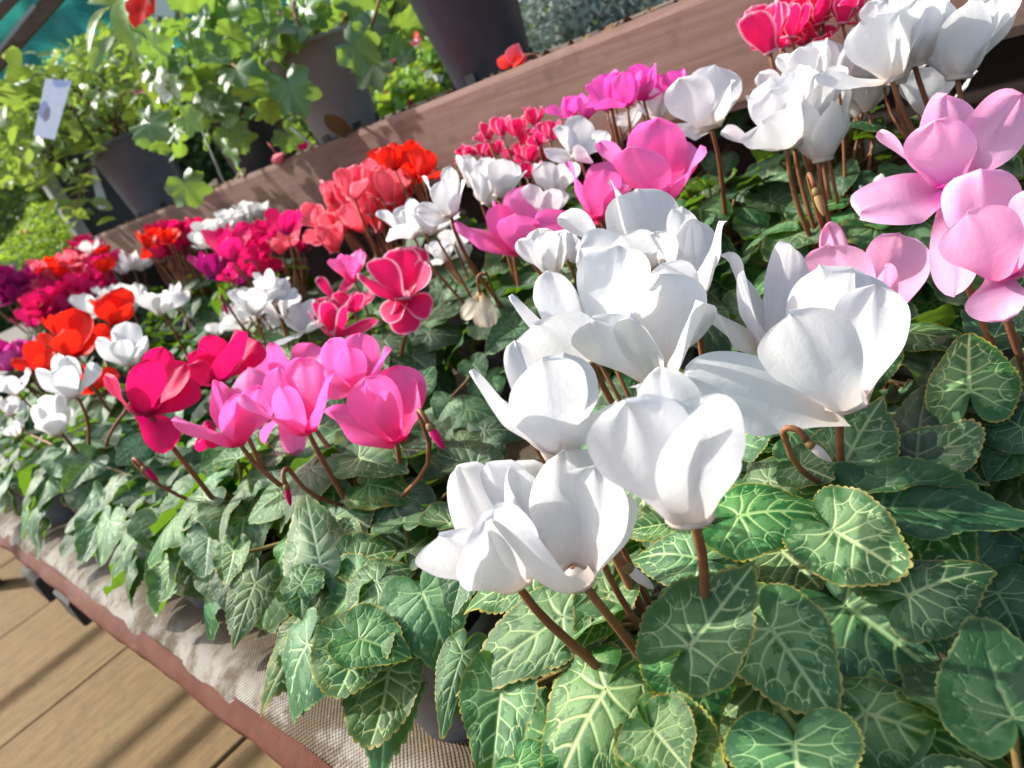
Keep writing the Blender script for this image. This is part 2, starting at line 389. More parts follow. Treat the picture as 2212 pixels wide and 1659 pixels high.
# ------------------------------------------------------------------ bench with its woven cover
FZ = 0.70
bench = empty('display_bench', (0.5, 1.5, 0), 'low display bench with a stained woven cover and faded pink front edge', 'bench')
def shift(o): o.matrix_parent_inverse = Matrix.Translation((-0.5, -1.5, 0)); return o
ys = np.arange(-0.6, 3.32, 0.0125)
nz = np.random.RandomState(3)
def wob(y, f, s): return math.sin(y * f + s) * 0.5 + math.sin(y * f * 2.3 + s * 1.7) * 0.3 + math.sin(y * f * 5.1 + s * 3.1) * 0.2
prof = [(1.20, 0.0), (0.8, 0.0), (0.5, 0.0), (0.3, 0.001), (0.22, 0.003), (0.19, 0.005), (0.172, 0.0065), (0.158, 0.007), (0.146, 0.0065), (0.135, 0.0045), (0.126, 0.001), (0.118, -0.004), (0.1115, -0.009), (0.107, -0.014)]
V = []; F = []; uv = []
for y in ys:
    s = 0; lx = None
    for j, (x, z) in enumerate(prof):
        k = max(0, min(1, (0.30 - x) / 0.12))
        dx = wob(y, 9, 0.3) * 0.004 * k; dz = wob(y, 14, 1.3 + j * .15) * 0.0035 * k + wob(y, 6, x * 20) * 0.0012
        # gentle dips like a bunched cover
        V.append((x + dx, y, FZ + z + dz)); uv.append((x if x > .2 else 0.2 - s, y))
        if lx: s += math.hypot(x - lx[0], z - lx[1]) if x <= .2 else 0
        lx = (x, z)
n = len(prof)
for i in range(len(ys) - 1):
    for j in range(n - 1):
        F.append((i * n + j, i * n + j + 1, (i + 1) * n + j + 1, (i + 1) * n + j))
shift(obj('woven_cover', mesh_np('woven_cover', V, F, M_COVER, True, uv), bench))
prof2 = [(0.1135, -0.0065), (0.1110, -0.0080), (0.1060, -0.0115), (0.1015, -0.0150), (0.0975, -0.0190), (0.0955, -0.0215), (0.0950, -0.0235), (0.0960, -0.0300), (0.1000, -0.0335), (0.125, -0.0345)]
V = []; F = []
for y in ys:
    for j, (x, z) in enumerate(prof2):
        k = 1 if j else 0.5
        fl = max(0, math.sin(y * 2.1 + 1.2)) * 0.006 * min(1, j / 4)
        V.append((x + wob(y, 7, 2.0 + j * .12) * 0.0035 * k + wob(y, 31, 1.0 + j * .5) * 0.0016 * k - fl * 0.4, y, FZ + z + wob(y, 11, .7) * 0.002 * k - fl))
n = len(prof2)
for i in range(len(ys) - 1):
    for j in range(n - 1):
        F.append((i * n + j, i * n + j + 1, (i + 1) * n + j + 1, (i + 1) * n + j))
shift(obj('edge_strip', mesh_np('edge_strip', V, F, M_LIP), bench))
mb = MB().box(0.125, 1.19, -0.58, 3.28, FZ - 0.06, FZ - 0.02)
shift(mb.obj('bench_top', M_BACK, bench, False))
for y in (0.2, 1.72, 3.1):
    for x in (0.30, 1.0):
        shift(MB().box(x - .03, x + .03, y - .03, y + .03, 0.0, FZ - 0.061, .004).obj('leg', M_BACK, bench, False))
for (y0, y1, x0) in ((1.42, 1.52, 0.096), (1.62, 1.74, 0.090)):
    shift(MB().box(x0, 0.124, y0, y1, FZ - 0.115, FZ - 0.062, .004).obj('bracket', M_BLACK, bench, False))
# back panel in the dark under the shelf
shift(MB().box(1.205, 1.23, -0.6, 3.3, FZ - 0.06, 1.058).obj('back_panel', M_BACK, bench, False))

# ------------------------------------------------------------------ upper shelf: riser boards, slats, end panel
shelf = empty('upper_shelf', (1.0, 1.5, 0), 'upper shelf with brown stained front boards carrying the big pots', 'shelf')
def sh(o): o.matrix_parent_inverse = Matrix.Translation((-1.0, -1.5, 0)); return o
ST = CZ - 0.037; SB = CZ - 0.188
def board(y0, y1, x, t, jag_lo, jag_hi, name='front_board'):
    # a plank with splintered ends
    nzz = 15; V = []; F = []
    r = random.Random(int(y0 * 100) + 5)
    lo = [0] * nzz; hi = [0] * nzz
    for i in range(nzz):
        tt = i / (nzz - 1)
        if jag_lo: lo[i] = jag_lo * (tt * 0.9) + r.uniform(-.006, .006)
        if jag_hi:
            hi[i] = -jag_hi * (1 - tt) * 1.0 + r.uniform(-.008, .008)
    zs = [SB + (ST - SB) * i / (nzz - 1) for i in range(nzz)]
    ch = 0.004
    for i, z in enumerate(zs):
        c = ch if i in (0, nzz - 1) else 0
        V += [(x + c, y0 + lo[i], z), (x + c, y1 + hi[i], z), (x + t - c, y1 + hi[i], z), (x + t - c, y0 + lo[i], z)]
    for i in range(nzz - 1):
        for j in range(4):
            F.append((i * 4 + j, i * 4 + 4 + j, i * 4 + 4 + (j + 1) % 4, i * 4 + (j + 1) % 4))
    F.append((0, 1, 2, 3)); F.append(tuple(reversed([(nzz - 1) * 4 + j for j in range(4)])))
    o = obj(name, mesh_np(name, V, F, M_RISER, False), shelf); return sh(o)
board(-0.6, 1.236, 0.966, 0.022, 0, 0.07)
board(1.10, 3.125, 0.9895, 0.018, 0, 0)
for i, (x0, x1) in enumerate(((1.0115, 1.098), (1.112, 1.20), (1.214, 1.30), (1.314, 1.40))):
    sh(MB().box(x0, x1, -0.6, 3.14, ST - 0.030, ST - 0.008 + (0.004 if i == 0 else 0), .003).obj('slat', M_SLAT, shelf, False))
M_PANEL = plain('dark grey panel', (0.060, 0.056, 0.058), 0.6, 0.3, (0.080, 0.075, 0.078), 8, 0.2, 60, 0.001)
sh(MB().box(1.005, 1.45, 3.215, 3.235, 0.5, 1.62).obj('end_panel', M_PANEL, shelf, False))
sh(MB().box(0.958, 1.002, 3.19, 3.24, 0.0, 1.68, .003).obj('end_post', M_POSTM, shelf, False))
for y in (0.1, 1.2, 2.3):
    sh(MB().box(1.24, 1.30, y - .03, y + .03, 0.0, ST - 0.032, .003).obj('post', M_BACK, shelf, False))

# ------------------------------------------------------------------ cyclamen leaves
def leaf_outline(rs):
    a = np.array([0, 8, 18, 32, 52, 76, 102, 126, 148, 163, 173, 179.0])
    r = np.array([.78, .735, .672, .612, .555, .525, .495, .465, .41, .31, .15, .05])
    r = r * (1 + rs.uniform(-.05, .05, len(r))); r[0] = .78 * rs.uniform(.92, 1.1)
    aa = np.concatenate([-a[::-1], a[1:]]); 
    r2 = np.array([.78, .735, .672, .612, .555, .525, .495, .465, .41, .31, .15, .05]) * (1 + rs.uniform(-.05, .05, len(r))); r2[0] = r[0]
    rr = np.concatenate([r2[::-1], r[1:]])
    ph = np.linspace(-180, 180, 721); v = np.interp(ph, aa, rr)
    kk = np.hanning(31); kk /= kk.sum()
    vp = np.concatenate([v[:15][::-1], v, v[-15:][::-1]]); vs = np.convolve(vp, kk, 'valid')
    tipw = np.exp(-(ph / 14.0) ** 2); vs = vs * (1 - tipw) + v * tipw
    return ph, vs
def leaf_variant(seed, R, A, shape, teeth=True):
    rs = np.random.RandomState(seed)
    ph, ro = leaf_outline(rs)
    ro = ro * (1 + .16 * rs.uniform(.2, 1) * np.exp(-(ph / 22.0) ** 2))
    rof = lambda deg: np.interp(deg, ph, ro)
    phi = np.linspace(-177.5, 177.5, A + 1)
    t = np.concatenate([[0.015], np.linspace(0.06, 0.93, R - 4), [0.958, 0.98, 1.0]])
    T, P = np.meshgrid(t, phi, indexing='ij')
    rad = rof(P)
    tooth = np.abs(((P / 360.0 * 46 + rs.uniform()) % 1.0) - 0.5) * 2
    tooth = np.sqrt(np.clip(1 - tooth ** 2, 0, 1))
    amp = 0.070 * np.clip((170 - np.abs(P)) / 25, 0, 1) if teeth else 0
    w_t = np.clip((T - 0.955) / 0.045, 0, 1)
    rr = rad * T * (1 + amp * (tooth - 0.4) * w_t)
    x = rr * np.sin(np.radians(P)); y = rr * np.cos(np.radians(P))
    # vein skeleton
    segs = []
    def pt(deg, tt): q = rof(deg) * tt; return np.array([q * math.sin(math.radians(deg)), q * math.cos(math.radians(deg))])
    def line(pts, w0, w1):
        pts = [np.array(p) for p in pts]; L = len(pts) - 1
        for i in range(L):
            segs.append((pts[i], pts[i + 1], w0 + (w1 - w0) * i / L, w0 + (w1 - w0) * (i + 1) / L))
    def curve(a, b, bow, n=7):
        d = b - a; nn = np.array([-d[1], d[0]]); return [a + d * k / n + nn * bow * math.sin(math.pi * k / n) for k in range(n + 1)]
    o = np.array([0., 0.])
    line(curve(o, pt(0, .97), rs.uniform(-.04, .04), 10), .0165, .007)
    for s in (-1, 1):
        ends = []
        for (d, tt, w) in ((84, .58, .0095), (126, .57, .009)):
            dd = s * (d + rs.uniform(-6, 6)); e = pt(dd, tt * rs.uniform(.92, 1.08))
            line(curve(o, e, s * rs.uniform(.02, .09)), w, .0058); ends.append((dd, e))
        for (yy, d, tt) in ((.07, 52, .62), (.22, 31, .68), (.40, 18, .77), (.57, 9, .87)):
            st = np.array([0, yy * rs.uniform(.9, 1.1)]); e = pt(s * (d + rs.uniform(-2, 2)), tt); line(curve(st, e, -s * rs.uniform(-.02, .10)), .0095 - .006 * yy, .0055); ends.append((s * d, e))
        ends.sort(key=lambda q: abs(q[0]))
        for (d1, e1), (d2, e2) in zip(ends[:-1], ends[1:]):
            md = (d1 + d2) / 2; top = pt(md + rs.uniform(-3, 3), rs.uniform(.80, .88))
            line(curve(e1, top, -s * rs.uniform(.08, .2), 6), .0050, .0034); line(curve(e2, top, s * rs.uniform(.08, .2), 6), .0050, .0034)
            line([top, pt(md + rs.uniform(-5, 5), .965)], .0044, .003)
            if abs(d1 - d2) > 18:
                line([e1 * .5 + top * .5, pt(d1 * .7 + d2 * .3, .95)], .0026, .0018)
        for (d1, e1) in ends: line([e1, pt(d1 + rs.uniform(-4, 4), .96)], .0036, .002)
        for k in range(12):
            (a, b, w, _) = segs[rs.randint(len(segs))]; st = a + (b - a) * rs.uniform(0, 1); an = rs.uniform(0, 6.28)
            line([st, st + np.array([math.cos(an), math.sin(an)]) * rs.uniform(.02, .055)], .0032, .0018)
    X = np.stack([x.ravel(), y.ravel()], 1); dist = np.full(len(X), 9.0)
    for a, b, w0, w1 in segs:
        d = b - a; L2 = max(d @ d, 1e-9); k = np.clip(((X - a) @ d) / L2, 0, 1)
        q = np.hypot(*(X - a - k[:, None] * d).T) / (w0 + (w1 - w0) * k); dist = np.minimum(dist, q)
    vein = np.minimum(dist, 12.0)
    bl = np.full(len(X), -1.0)
    for s in (-1, 1):
        for (d, tt, ra, rb) in ((28, .50, .17, .075), (53, .48, .19, .115), (88, .46, .18, .115), (122, .45, .15, .09)):
            c = pt(s * (d + rs.uniform(-5, 5)), tt * rs.uniform(.9, 1.1)); u_ = c / np.linalg.norm(c); q = X - c
            e = np.hypot(q @ u_ / (ra * rs.uniform(.8, 1.2)), q @ np.array([-u_[1], u_[0]]) / (rb * rs.uniform(.8, 1.2))); bl = np.maximum(bl, 1.25 - e)
        for k in range(7):
            c = pt(s * rs.uniform(8, 150), rs.uniform(.70, .9)); e = np.hypot(*(X - c).T) / rs.uniform(.03, .06); bl = np.maximum(bl, .9 - e)
    sh_ = shape; r2 = x * x + y * y
    z = sh_.get('dome', 0) * r2 + sh_.get('fold', 0) * np.abs(x) + sh_.get('droop', 0) * np.clip(y - .1, 0, 9) ** 2 + sh_.get('side', 0) * np.abs(x) ** 2 * np.sign(x) + sh_.get('back', .10) * np.clip(-y - .08, 0, 9)
    z = z + sh_.get('wave', .02) * T ** 3 * np.sin(np.radians(P) * sh_.get('k', 4) + rs.uniform(0, 6)) + sh_.get('wave', .02) * .5 * T ** 4 * np.sin(np.radians(P) * 9 + rs.uniform(0, 6))
    puff = np.clip(dist.reshape(x.shape) / 9.0, 0, 1)
    z = z + .008 * puff * (1 - T ** 4) + sh_.get('curl', 0) * np.clip((T - .62) / .38, 0, 1) ** 2 * (1 + .6 * np.sin(np.radians(P) * 2 + 1))
    Vv = np.stack([x.ravel(), y.ravel(), z.ravel()], 1)
    F = []; n = A + 1
    for i in range(len(t) - 1):
        for j in range(A): F.append((i * n + j, (i + 1) * n + j, (i + 1) * n + j + 1, i * n + j + 1))
    me = mesh_np('leaf', Vv, F)
    fattr(me, 'vein', vein); fattr(me, 'blotch', bl); fattr(me, 'rim', T.ravel())
    me.materials.append(LEAF['bold'])
    if me.polygons[len(me.polygons) // 2].normal.z < 0: me.flip_normals()
    return me
SHAPES = [dict(dome=-.18, wave=.018, k=3), dict(dome=-.30, droop=-.25, wave=.03, k=5), dict(dome=.10, fold=.10, wave=.03, k=4), dict(fold=.26, droop=-.22, wave=.03, k=3),
          dict(dome=-.45, wave=.025, k=4, side=.12), dict(dome=.22, wave=.05, k=3, side=-.15, back=.2), dict(dome=-.1, droop=-.5, wave=.03, k=4), dict(fold=.42, wave=.05, k=5, dome=-.2),
          dict(dome=-.2, curl=.14, wave=.05, k=4), dict(fold=-.30, droop=-.35, wave=.05, k=6)]
LEAF_HI = [leaf_variant(11 + i, 46, 224, s) for i, s in enumerate(SHAPES[:8])]
LEAF_MID = [leaf_variant(41 + i, 22, 112, s) for i, s in enumerate(SHAPES)]
LEAF_LO = [leaf_variant(71 + i, 10, 56, s, False) for i, s in enumerate(SHAPES)]

def frame(p, ydir, up, sx, sy, sz):
    y = ydir.normalized(); z = (up - y * up.dot(y)).normalized(); x = y.cross(z)
    M = Matrix.Identity(4)
    for i in range(3): M[i][0] = x[i] * sx; M[i][1] = y[i] * sy; M[i][2] = z[i] * sz; M[i][3] = p[i]
    return M
def add_leaf(plant, P, ydir, up, size, width, mat, me, stalk=True, stalk_from=None):
    """P in world space; plant is an un-rotated empty"""
    loc = plant.location
    M = frame(P - loc, ydir, up, size * width, size, size)
    lf = obj('leaf', me, plant, M, LEAF[mat])
    if stalk:
        a = (stalk_from if stalk_from is not None else Vector((U(-.012, .012), U(-.012, .012), loc_crown(plant)))); b = P - loc
        yn = ydir.normalized()
        mid = a + Vector((0, 0, max(.02, (b.z - a.z) * .7))) + (b - a) * .25
        pts = bez(a, mid, b - yn * .006 - up.normalized() * .040, b - up.normalized() * .0006, 7)
        s = obj('leaf_stalk', MB().tube(pts, [.0021] * 5 + [.0019, .0018, .0016], 5).mesh('leaf_stalk', M_STALK), lf)
        s.matrix_parent_inverse = M.inverted()
    return lf
def loc_crown(plant): return plant.get('crown_h', 0.10)

# ------------------------------------------------------------------ cyclamen flowers
def petal_mesh(seed, nu, nv, tw=0.35, cup=0.10, refl=-.05, out=.125, curl=0.0, wave=.02, point=1.0):
    rs = np.random.RandomState(seed)
    u = np.linspace(0, 1, nu + 1); v = np.linspace(-1, 1, nv + 1)
    Uu, Vv = np.meshgrid(u, v, indexing='ij')
    sm = lambda a: np.clip(a, 0, 1) ** 2 * (3 - 2 * np.clip(a, 0, 1))
    half = .150 + .190 * sm(u / .62)
    tipf = np.clip((u - .66) / .34, 0, 1); half = half * np.clip(1 - tipf ** (2.7), 0, 1) ** (.52 * point)
    half = np.maximum(half, .004)
    asym = rs.uniform(-.03, .03)
    cx = out * (1 - np.exp(-u / .09)) + (refl + curl * u) * u ** 2 * .8
    cz = u - .03 * np.exp(-u / .06)
    cups = cup * (1 - sm(u / .55)) + rs.uniform(-.05, .07) * sm(u)
    y = Vv * half[:, None] + asym * np.sin(u * 3.0)[:, None]
    x = -cups[:, None] * Vv ** 2 * (half[:, None] / .3) * 1.6
    x += wave * np.sin(Vv * rs.uniform(2, 3.4) + u[:, None] * rs.uniform(3, 6) + rs.uniform(0, 6)) * sm(u)[:, None] * (.4 + Vv ** 2)
    x += .009 * np.sin(Vv * rs.uniform(5, 8) + u[:, None] * rs.uniform(-4, 4) + rs.uniform(0, 6)) * sm((u - .2) / .5)[:, None]
    x += -.024 * np.exp(-(Vv / .12) ** 2) * sm((u - .3) / .7)[:, None]
    x += rs.uniform(.02, .09) * np.clip(np.abs(Vv) - .55, 0, 1) ** 1.5 * sm((u - .35) / .5)[:, None] * np.sign(rs.uniform(-1, 1))
    a = (tw * sm(u))[:, None]
    X = x * np.cos(a) - y * np.sin(a) + cx[:, None]; Y = x * np.sin(a) + y * np.cos(a)
    Z = np.repeat(cz[:, None], nv + 1, 1)
    V3 = np.stack([X.ravel(), Y.ravel(), Z.ravel()], 1); F = []; n = nv + 1
    for i in range(nu):
        for j in range(nv): F.append((i * n + j, i * n + j + 1, (i + 1) * n + j + 1, (i + 1) * n + j))
    me = mesh_np('petal', V3, F, PETAL['white'], True, np.stack([Uu.ravel(), (Vv.ravel() + 1) / 2], 1))
    return me
def petal_set(nu, nv, s0):
    r = random.Random(s0)
    return [petal_mesh(s0 + i, nu, nv, tw=r.uniform(.3, .85) * (1 if i % 4 else -.5), cup=r.uniform(.08, .15), refl=r.uniform(-.12, .03), curl=r.uniform(-.04, .18), wave=r.uniform(.02, .055), point=r.uniform(.8, 1.25)) for i in range(10)]
PET_HI = petal_set(26, 18, 100); PET_MID = petal_set(14, 10, 200); PET_LO = petal_set(8, 6, 300)
CUP = {}
def cup_mesh(col):
    if col not in CUP:
        CUP[col] = MB().lathe([(.12, .12), (.145, .06), (.158, .02), (.160, -.005), (.146, -.022), (.125, -.012), (.115, .03), (.07, .09), (.02, .12)], 14).mesh('flower', PETAL[col])
    return CUP[col]
def add_flower(plant, base, axis, L, col, petals=None, lod=PET_MID, spread=20, stem=True, wide=1.0):
    loc = plant.location; axis = axis.normalized()
    side = axis.orthogonal().normalized()
    Mf = frame(base - loc, side, axis, L, L, L)
    # frame(): z column is 'up' = axis
    fl = obj('flower', cup_mesh(col), plant, Mf)
    inv = Mf.inverted()
    if petals is None:
        ph = U(0, 360); tilt_az = U(0, 360)
        for k in range(5):
            sp = math.radians(max(2, rng.gauss(spread - 5, 6) + (rng.choice((0, 0, 0, 45)) if U(0, 1) < .35 else 0)))
            M = Matrix.Rotation(math.radians(ph + 72 * k + U(-10, 10)), 4, 'Z') @ Matrix.Translation((.09, 0, 0.01)) @ Matrix.Rotation(sp, 4, 'Y') @ Matrix.Diagonal((1, wide * U(.9, 1.12), U(.88, 1.06), 1))
            obj('petal', rng.choice(lod), fl, M, PETAL[col])
    else:
        for (tip, dd, wf) in petals:
            v = tip - base; ln = v.length
            fwd = Vector(RC[2]); z = v.normalized()
            ct = max(-1, min(1, z.dot(axis))); st_ = math.sqrt(1 - ct * ct)
            rad = v - axis * v.dot(axis)
            rad = rad.normalized() if st_ > .12 else fwd * (1 if dd > 0 else -1)
            x = rad * ct - axis * st_ * .6
            cf = -fwd if x.dot(fwd) <= 0 else fwd
            x = x + cf * (.10 + 1.7 * st_ ** 3)
            x = (x - z * x.dot(z)).normalized(); y = z.cross(x)
            # the petal's own curve moves its tip a little outwards; aim slightly inwards
            M = Matrix.Identity(4); p0 = base - loc + x * L * .085
            for i in range(3): M[i][0] = x[i] * min(ln, L * 1.1); M[i][1] = y[i] * L * wf; M[i][2] = z[i] * ln; M[i][3] = p0[i]
            pe = obj('petal', rng.choice(lod), fl, None, PETAL[col])
            pe.matrix_local = inv @ M
    if stem:
        lx, ly = base.x - loc.x, base.y - loc.y; q_ = min(.62, .05 / max(.01, math.hypot(lx, ly)))
        a = Vector((lx * q_ + U(-.012, .012), ly * q_ + U(-.012, .012), loc_crown(plant)))
        back = Vector(RC[2]); back.z = 0; back.normalize()
        top = base - loc + axis * L * .10 + back * L * .06
        h = (top - a).length
        pts = bez(a, a + Vector((0, 0, h * .35)) + (top - a) * .12, top - Vector((0, 0, h * .30)) + Vector((U(-.012, .012), U(-.012, .012), 0)), top, 9)
        r = .0026 if L > .05 else .0019
        s = obj('flower_stem', MB().tube(pts, [r * 1.15 * (1 - .032 * q) * U(.97, 1.03) for q in range(10)], 7).mesh('flower_stem', M_STEM), fl)
        s.matrix_parent_inverse = inv
    return fl
def add_bud(plant, tip, drop, col, size=.02, a=None, withered=False):
    """a nodding bud on a crook stem; tip = bend of the crook in world space, drop = vector to the bud's point"""
    loc = plant.location; b = tip - loc
    a = a if a is not None else Vector((U(-.015, .015), U(-.015, .015), loc_crown(plant)))
    d = drop.normalized(); sidev = Vector((d.x, d.y, 0)); sidev = sidev.normalized() if sidev.length > .1 else Vector((1, 0, 0))
    pts = bez(a, a + (b - a) * .4 + Vector((0, 0, .02)), b - Vector((0, 0, (b - a).length * .3)), b, 7)
    e = b + sidev * .011 + Vector((0, 0, -.006))
    pts += bez(b, b + Vector((0, 0, .006)) + sidev * .001, e + Vector((0, 0, .010)), e, 6)[1:]
    bd = MB().tube(pts, .0019, 6).obj('bud', M_STEM, plant)
    q = Vector((0, 0, 1)).rotation_difference(d)
    M = Matrix.Translation(e) @ q.to_matrix().to_4x4() @ Matrix.Diagonal((size, size, size, 1))
    c = MB().lathe([(.02, -.12), (.17, -.02), (.26, .16), (.27, .34), (.22, .44), (.18, .46)], 9, M).mesh('calyx', M_CALYX)
    obj('calyx', c, bd)
    p = MB().lathe([(.19, .40), (.25, .60), (.25, .95), (.20, 1.3), (.12, 1.58), (.05, 1.70), (.005, 1.74)], 9, M).mesh('bud_tip', PETAL[col])
    obj('bud_tip', p, bd)
    return bd
POT_PROF = [(0.0, 0.002), (.040, 0.0), (.0425, .004), (.0555, .088), (.0585, .090), (.0600, .099), (.0585, .101), (.0560, .099), (.0540, .088), (.0, .0878)]
POT_ME = MB().lathe([(r, z) for r, z in POT_PROF[1:9]], 28).mesh('pot', M_POT)
SOIL_ME = MB().lathe([(.001, .092), (.03, .091), (.0535, .087)], 16).mesh('soil', M_SOIL)

PLANTS = []
def new_plant(x, y, label, group='potted cyclamens on the bench', h=0.0):
    p = empty('potted_cyclamen', (x, y, FZ + 0.001), label, 'potted plant', group)
    p['crown_h'] = 0.088 + h
    s = 1.0 + h * 8
    po = obj('pot', POT_ME, p, Matrix.Diagonal((1 + h * 3, 1 + h * 3, (0.1 + h) / 0.1, 1)))
    so_ = obj('soil', SOIL_ME, p, Matrix.Diagonal((1 + h * 3, 1 + h * 3, (0.1 + h) / 0.1, 1)))
    PLANTS.append(p); return p
def foliage(p, n, mats, lod, rmax=.115, z0=.105, z1=.165, size=(.045, .068), skip=None, stalk=True):
    h = p['crown_h'] - .088
    for i in range(n):
        f = (i + .5) / n
        az = i * 2.39996 + U(-.35, .35)
        r = rmax * math.sqrt(f) * U(.85, 1.1)
        z = z1 - (z1 - z0) * f ** 1.6 + U(-.012, .012) + h
        P = p.location + Vector((r * math.cos(az), r * math.sin(az), z))
        if skip and skip(P): continue
        outd = Vector((math.cos(az + U(-.6, .6)), math.sin(az + U(-.6, .6)), 0))
        tilt = math.radians(8 + 36 * f ** 1.5 + U(-14, 16))
        ydir = outd * math.cos(tilt) - Vector((0, 0, math.sin(tilt)))
        up = outd * math.sin(tilt) + Vector((0, 0, math.cos(tilt))) + Vector((U(-.2, .2), U(-.2, .2), 0))
        add_leaf(p, P, ydir, up, U(*size) * (1.0 if f > .25 else .85), U(.9, 1.1), rng.choice(mats), rng.choice(lod), stalk)

# ------------------------------------------------------------------ the cyclamens that can be told apart
# flower: (crop, base x, base y, top x, top y, length in metres, petals or None, spread)
G = []
def grp(col, label, flowers, mats=('fine', 'fine', 'dark'), n=20, h=0.0, dmul=1.0): G.append(dict(col=col, label=label, fl=flowers, mats=mats, n=n, h=h, dmul=dmul))
def fp(c, b, t, L, pts=None, sp=22, wide=1.0, col=None, stem=True): return dict(c=c, b=b, t=t, L=L, p=pts, sp=sp, w=wide, col=col, stem=stem)
grp('white', 'large white cyclamen at the front with broad boldly veined leaves', [
    fp('0', (1490, 1117), (1440, 800), .064, [('0', 1350, 838, -.22, .92), ('0', 1482, 808, -.28, .92), ('0', 1420, 790, .24, .9), ('0', 1535, 880, .05, .7), ('0', 1380, 820, .28, .9)]),
    fp('C', (860, 885), (745, 395), .060, [('C', 545, 530, -.36, 1.15), ('C', 785, 360, .08, 1.0), ('C', 905, 400, -.02, 1.05), ('C', 600, 375, .30, 1.0), ('C', 960, 480, .16, .8)]),
    fp('C', (610, 885), (400, 450), .058, [('C', 310, 590, -.22, 1.15), ('C', 450, 570, -.42, 1.1), ('C', 370, 405, .20, .8), ('C', 500, 375, .30, .9), ('C', 560, 390, .34, 1.0)]),
    fp('0', (1205, 965), (1160, 745), .055, [('0', 1055, 770, -.05, 1.25), ('0', 1165, 745, -.32, 1.05), ('0', 1105, 722, .32, .62), ('0', 1300, 835, -.12, .95), ('0', 1215, 745, .35, 1.0)]),
], ('bold',), 16)
grp('white', 'large white cyclamen with one petal lying out flat, right of the front white one', [
    fp('B', (1060, 1240), (930, 470), .066, [('B', 700, 505, -.34, .95), ('B', 1110, 345, .24, 1.0), ('B', 1225, 480, -.02, .74), ('B', 185, 930, .0, 1.25), ('B', 900, 330, .36, 1.05)]),
    fp('B', (590, 880), (560, 330), .060, [('B', 205, 590, -.05, 1.05), ('B', 330, 255, .22, .8), ('B', 400, 375, -.22, .36), ('B', 745, 180, .32, .65), ('B', 820, 420, .30, 1.1)]),
], ('bold', 'dark'), 16)
grp('white', 'tall white cyclamen with many flowers crowded at the middle of the picture', [
    fp('A', (1400, 1590), (1300, 960), .062, [('A', 1015, 1035, -.30, 1.15), ('A', 1360, 888, .02, 1.35), ('A', 1600, 1020, -.12, 1.05), ('A', 1185, 1065, -.42, .6), ('A', 1290, 840, .32, 1.0)]),
    fp('A', (930, 1440), (800, 860), .060, [('A', 455, 940, .10, .75), ('A', 540, 1080, -.38, 1.45), ('A', 690, 830, .10, .95), ('A', 1090, 655, -.05, 1.4), ('A', 610, 850, .34, .6)]),
    fp('A', (1330, 830), (1180, 330), .060, [('A', 745, 410, .0, .95), ('A', 865, 605, -.2, .8), ('A', 1230, 275, .2, 1.45), ('A', 1062, 200, .36, .45), ('A', 1090, 545, -.4, .95)]),
    fp('A', (1640, 1030), (1600, 480), .058, [('A', 1745, 500, -.16, 1.25), ('A', 1400, 715, -.3, .85), ('A', 1560, 385, .2, .8), ('A', 1450, 560, .05, .8), ('A', 1660, 470, .3, .8)]),
    fp('A', (700, 880), (640, 600), .048), fp('A', (830, 800), (900, 600), .045, None, 40),
], ('fine', 'bold'), 16)
grp('orchid', 'orchid pink cyclamen with three big flowers behind the tall white one', [
    fp('A', (470, 720), (420, 330), .058, [('A', 80, 460, -.08, 1.15), ('A', 430, 425, -.40, 1.0), ('A', 510, 245, .25, 1.2), ('A', 330, 390, .1, .9), ('A', 262, 345, .34, .4)]),
    fp('A', (1000, 495), (950, 100), .056, [('A', 570, 495, 0, .75), ('A', 850, 90, 0, 1.0), ('A', 1020, 150, -.25, .9), ('A', 1080, 65, .3, 1.1), ('A', 1180, 240, -.05, .7)]),
    fp('G', (1580, 1080), (1540, 680), .062, [('G', 1300, 700, .0, 1.0), ('G', 1390, 735, -.35, 1.0), ('G', 1560, 612, .25, 1.2), ('G', 1755, 750, -.10, 1.2), ('G', 1670, 670, .3, 1.0)]),
])
grp('pale', 'large pale pink cyclamen with wide open flowers at the right edge', [
    fp('D', (1290, 930), (1240, 500), .058, [('D', 915, 1010, -.15, 1.2), ('D', 1020, 580, .1, .85), ('D', 1270, 430, .3, 1.0), ('D', 1220, 580, -.12, 1.05), ('D', 1650, 430, .12, .95), ('D', 1280, 1480, .1, .8)]),
    fp('D', (1550, 1385), (1510, 900), .060, [('D', 1320, 965, -.35, 1.0), ('D', 1500, 840, .02, 1.1), ('D', 1655, 950, -.12, 1.0), ('D', 1700, 1150, .1, 1.0), ('D', 1590, 1590, .02, .9)]),
], ('dark', 'dark', 'bold'), 18)
grp('pale', 'pale pink cyclamen half hidden behind the white flower with a flat petal', [
    fp('B', (1230, 760), (1180, 230), .050, [('B', 930, 85, .25, .4), ('B', 1050, 190, -.1, 1.2), ('B', 1395, 140, .1, 1.0), ('B', 1270, 290, -.35, .55), ('B', 1375, 1010, .05, .6)]),
], ('dark', 'bold'), 16, dmul=1.75)
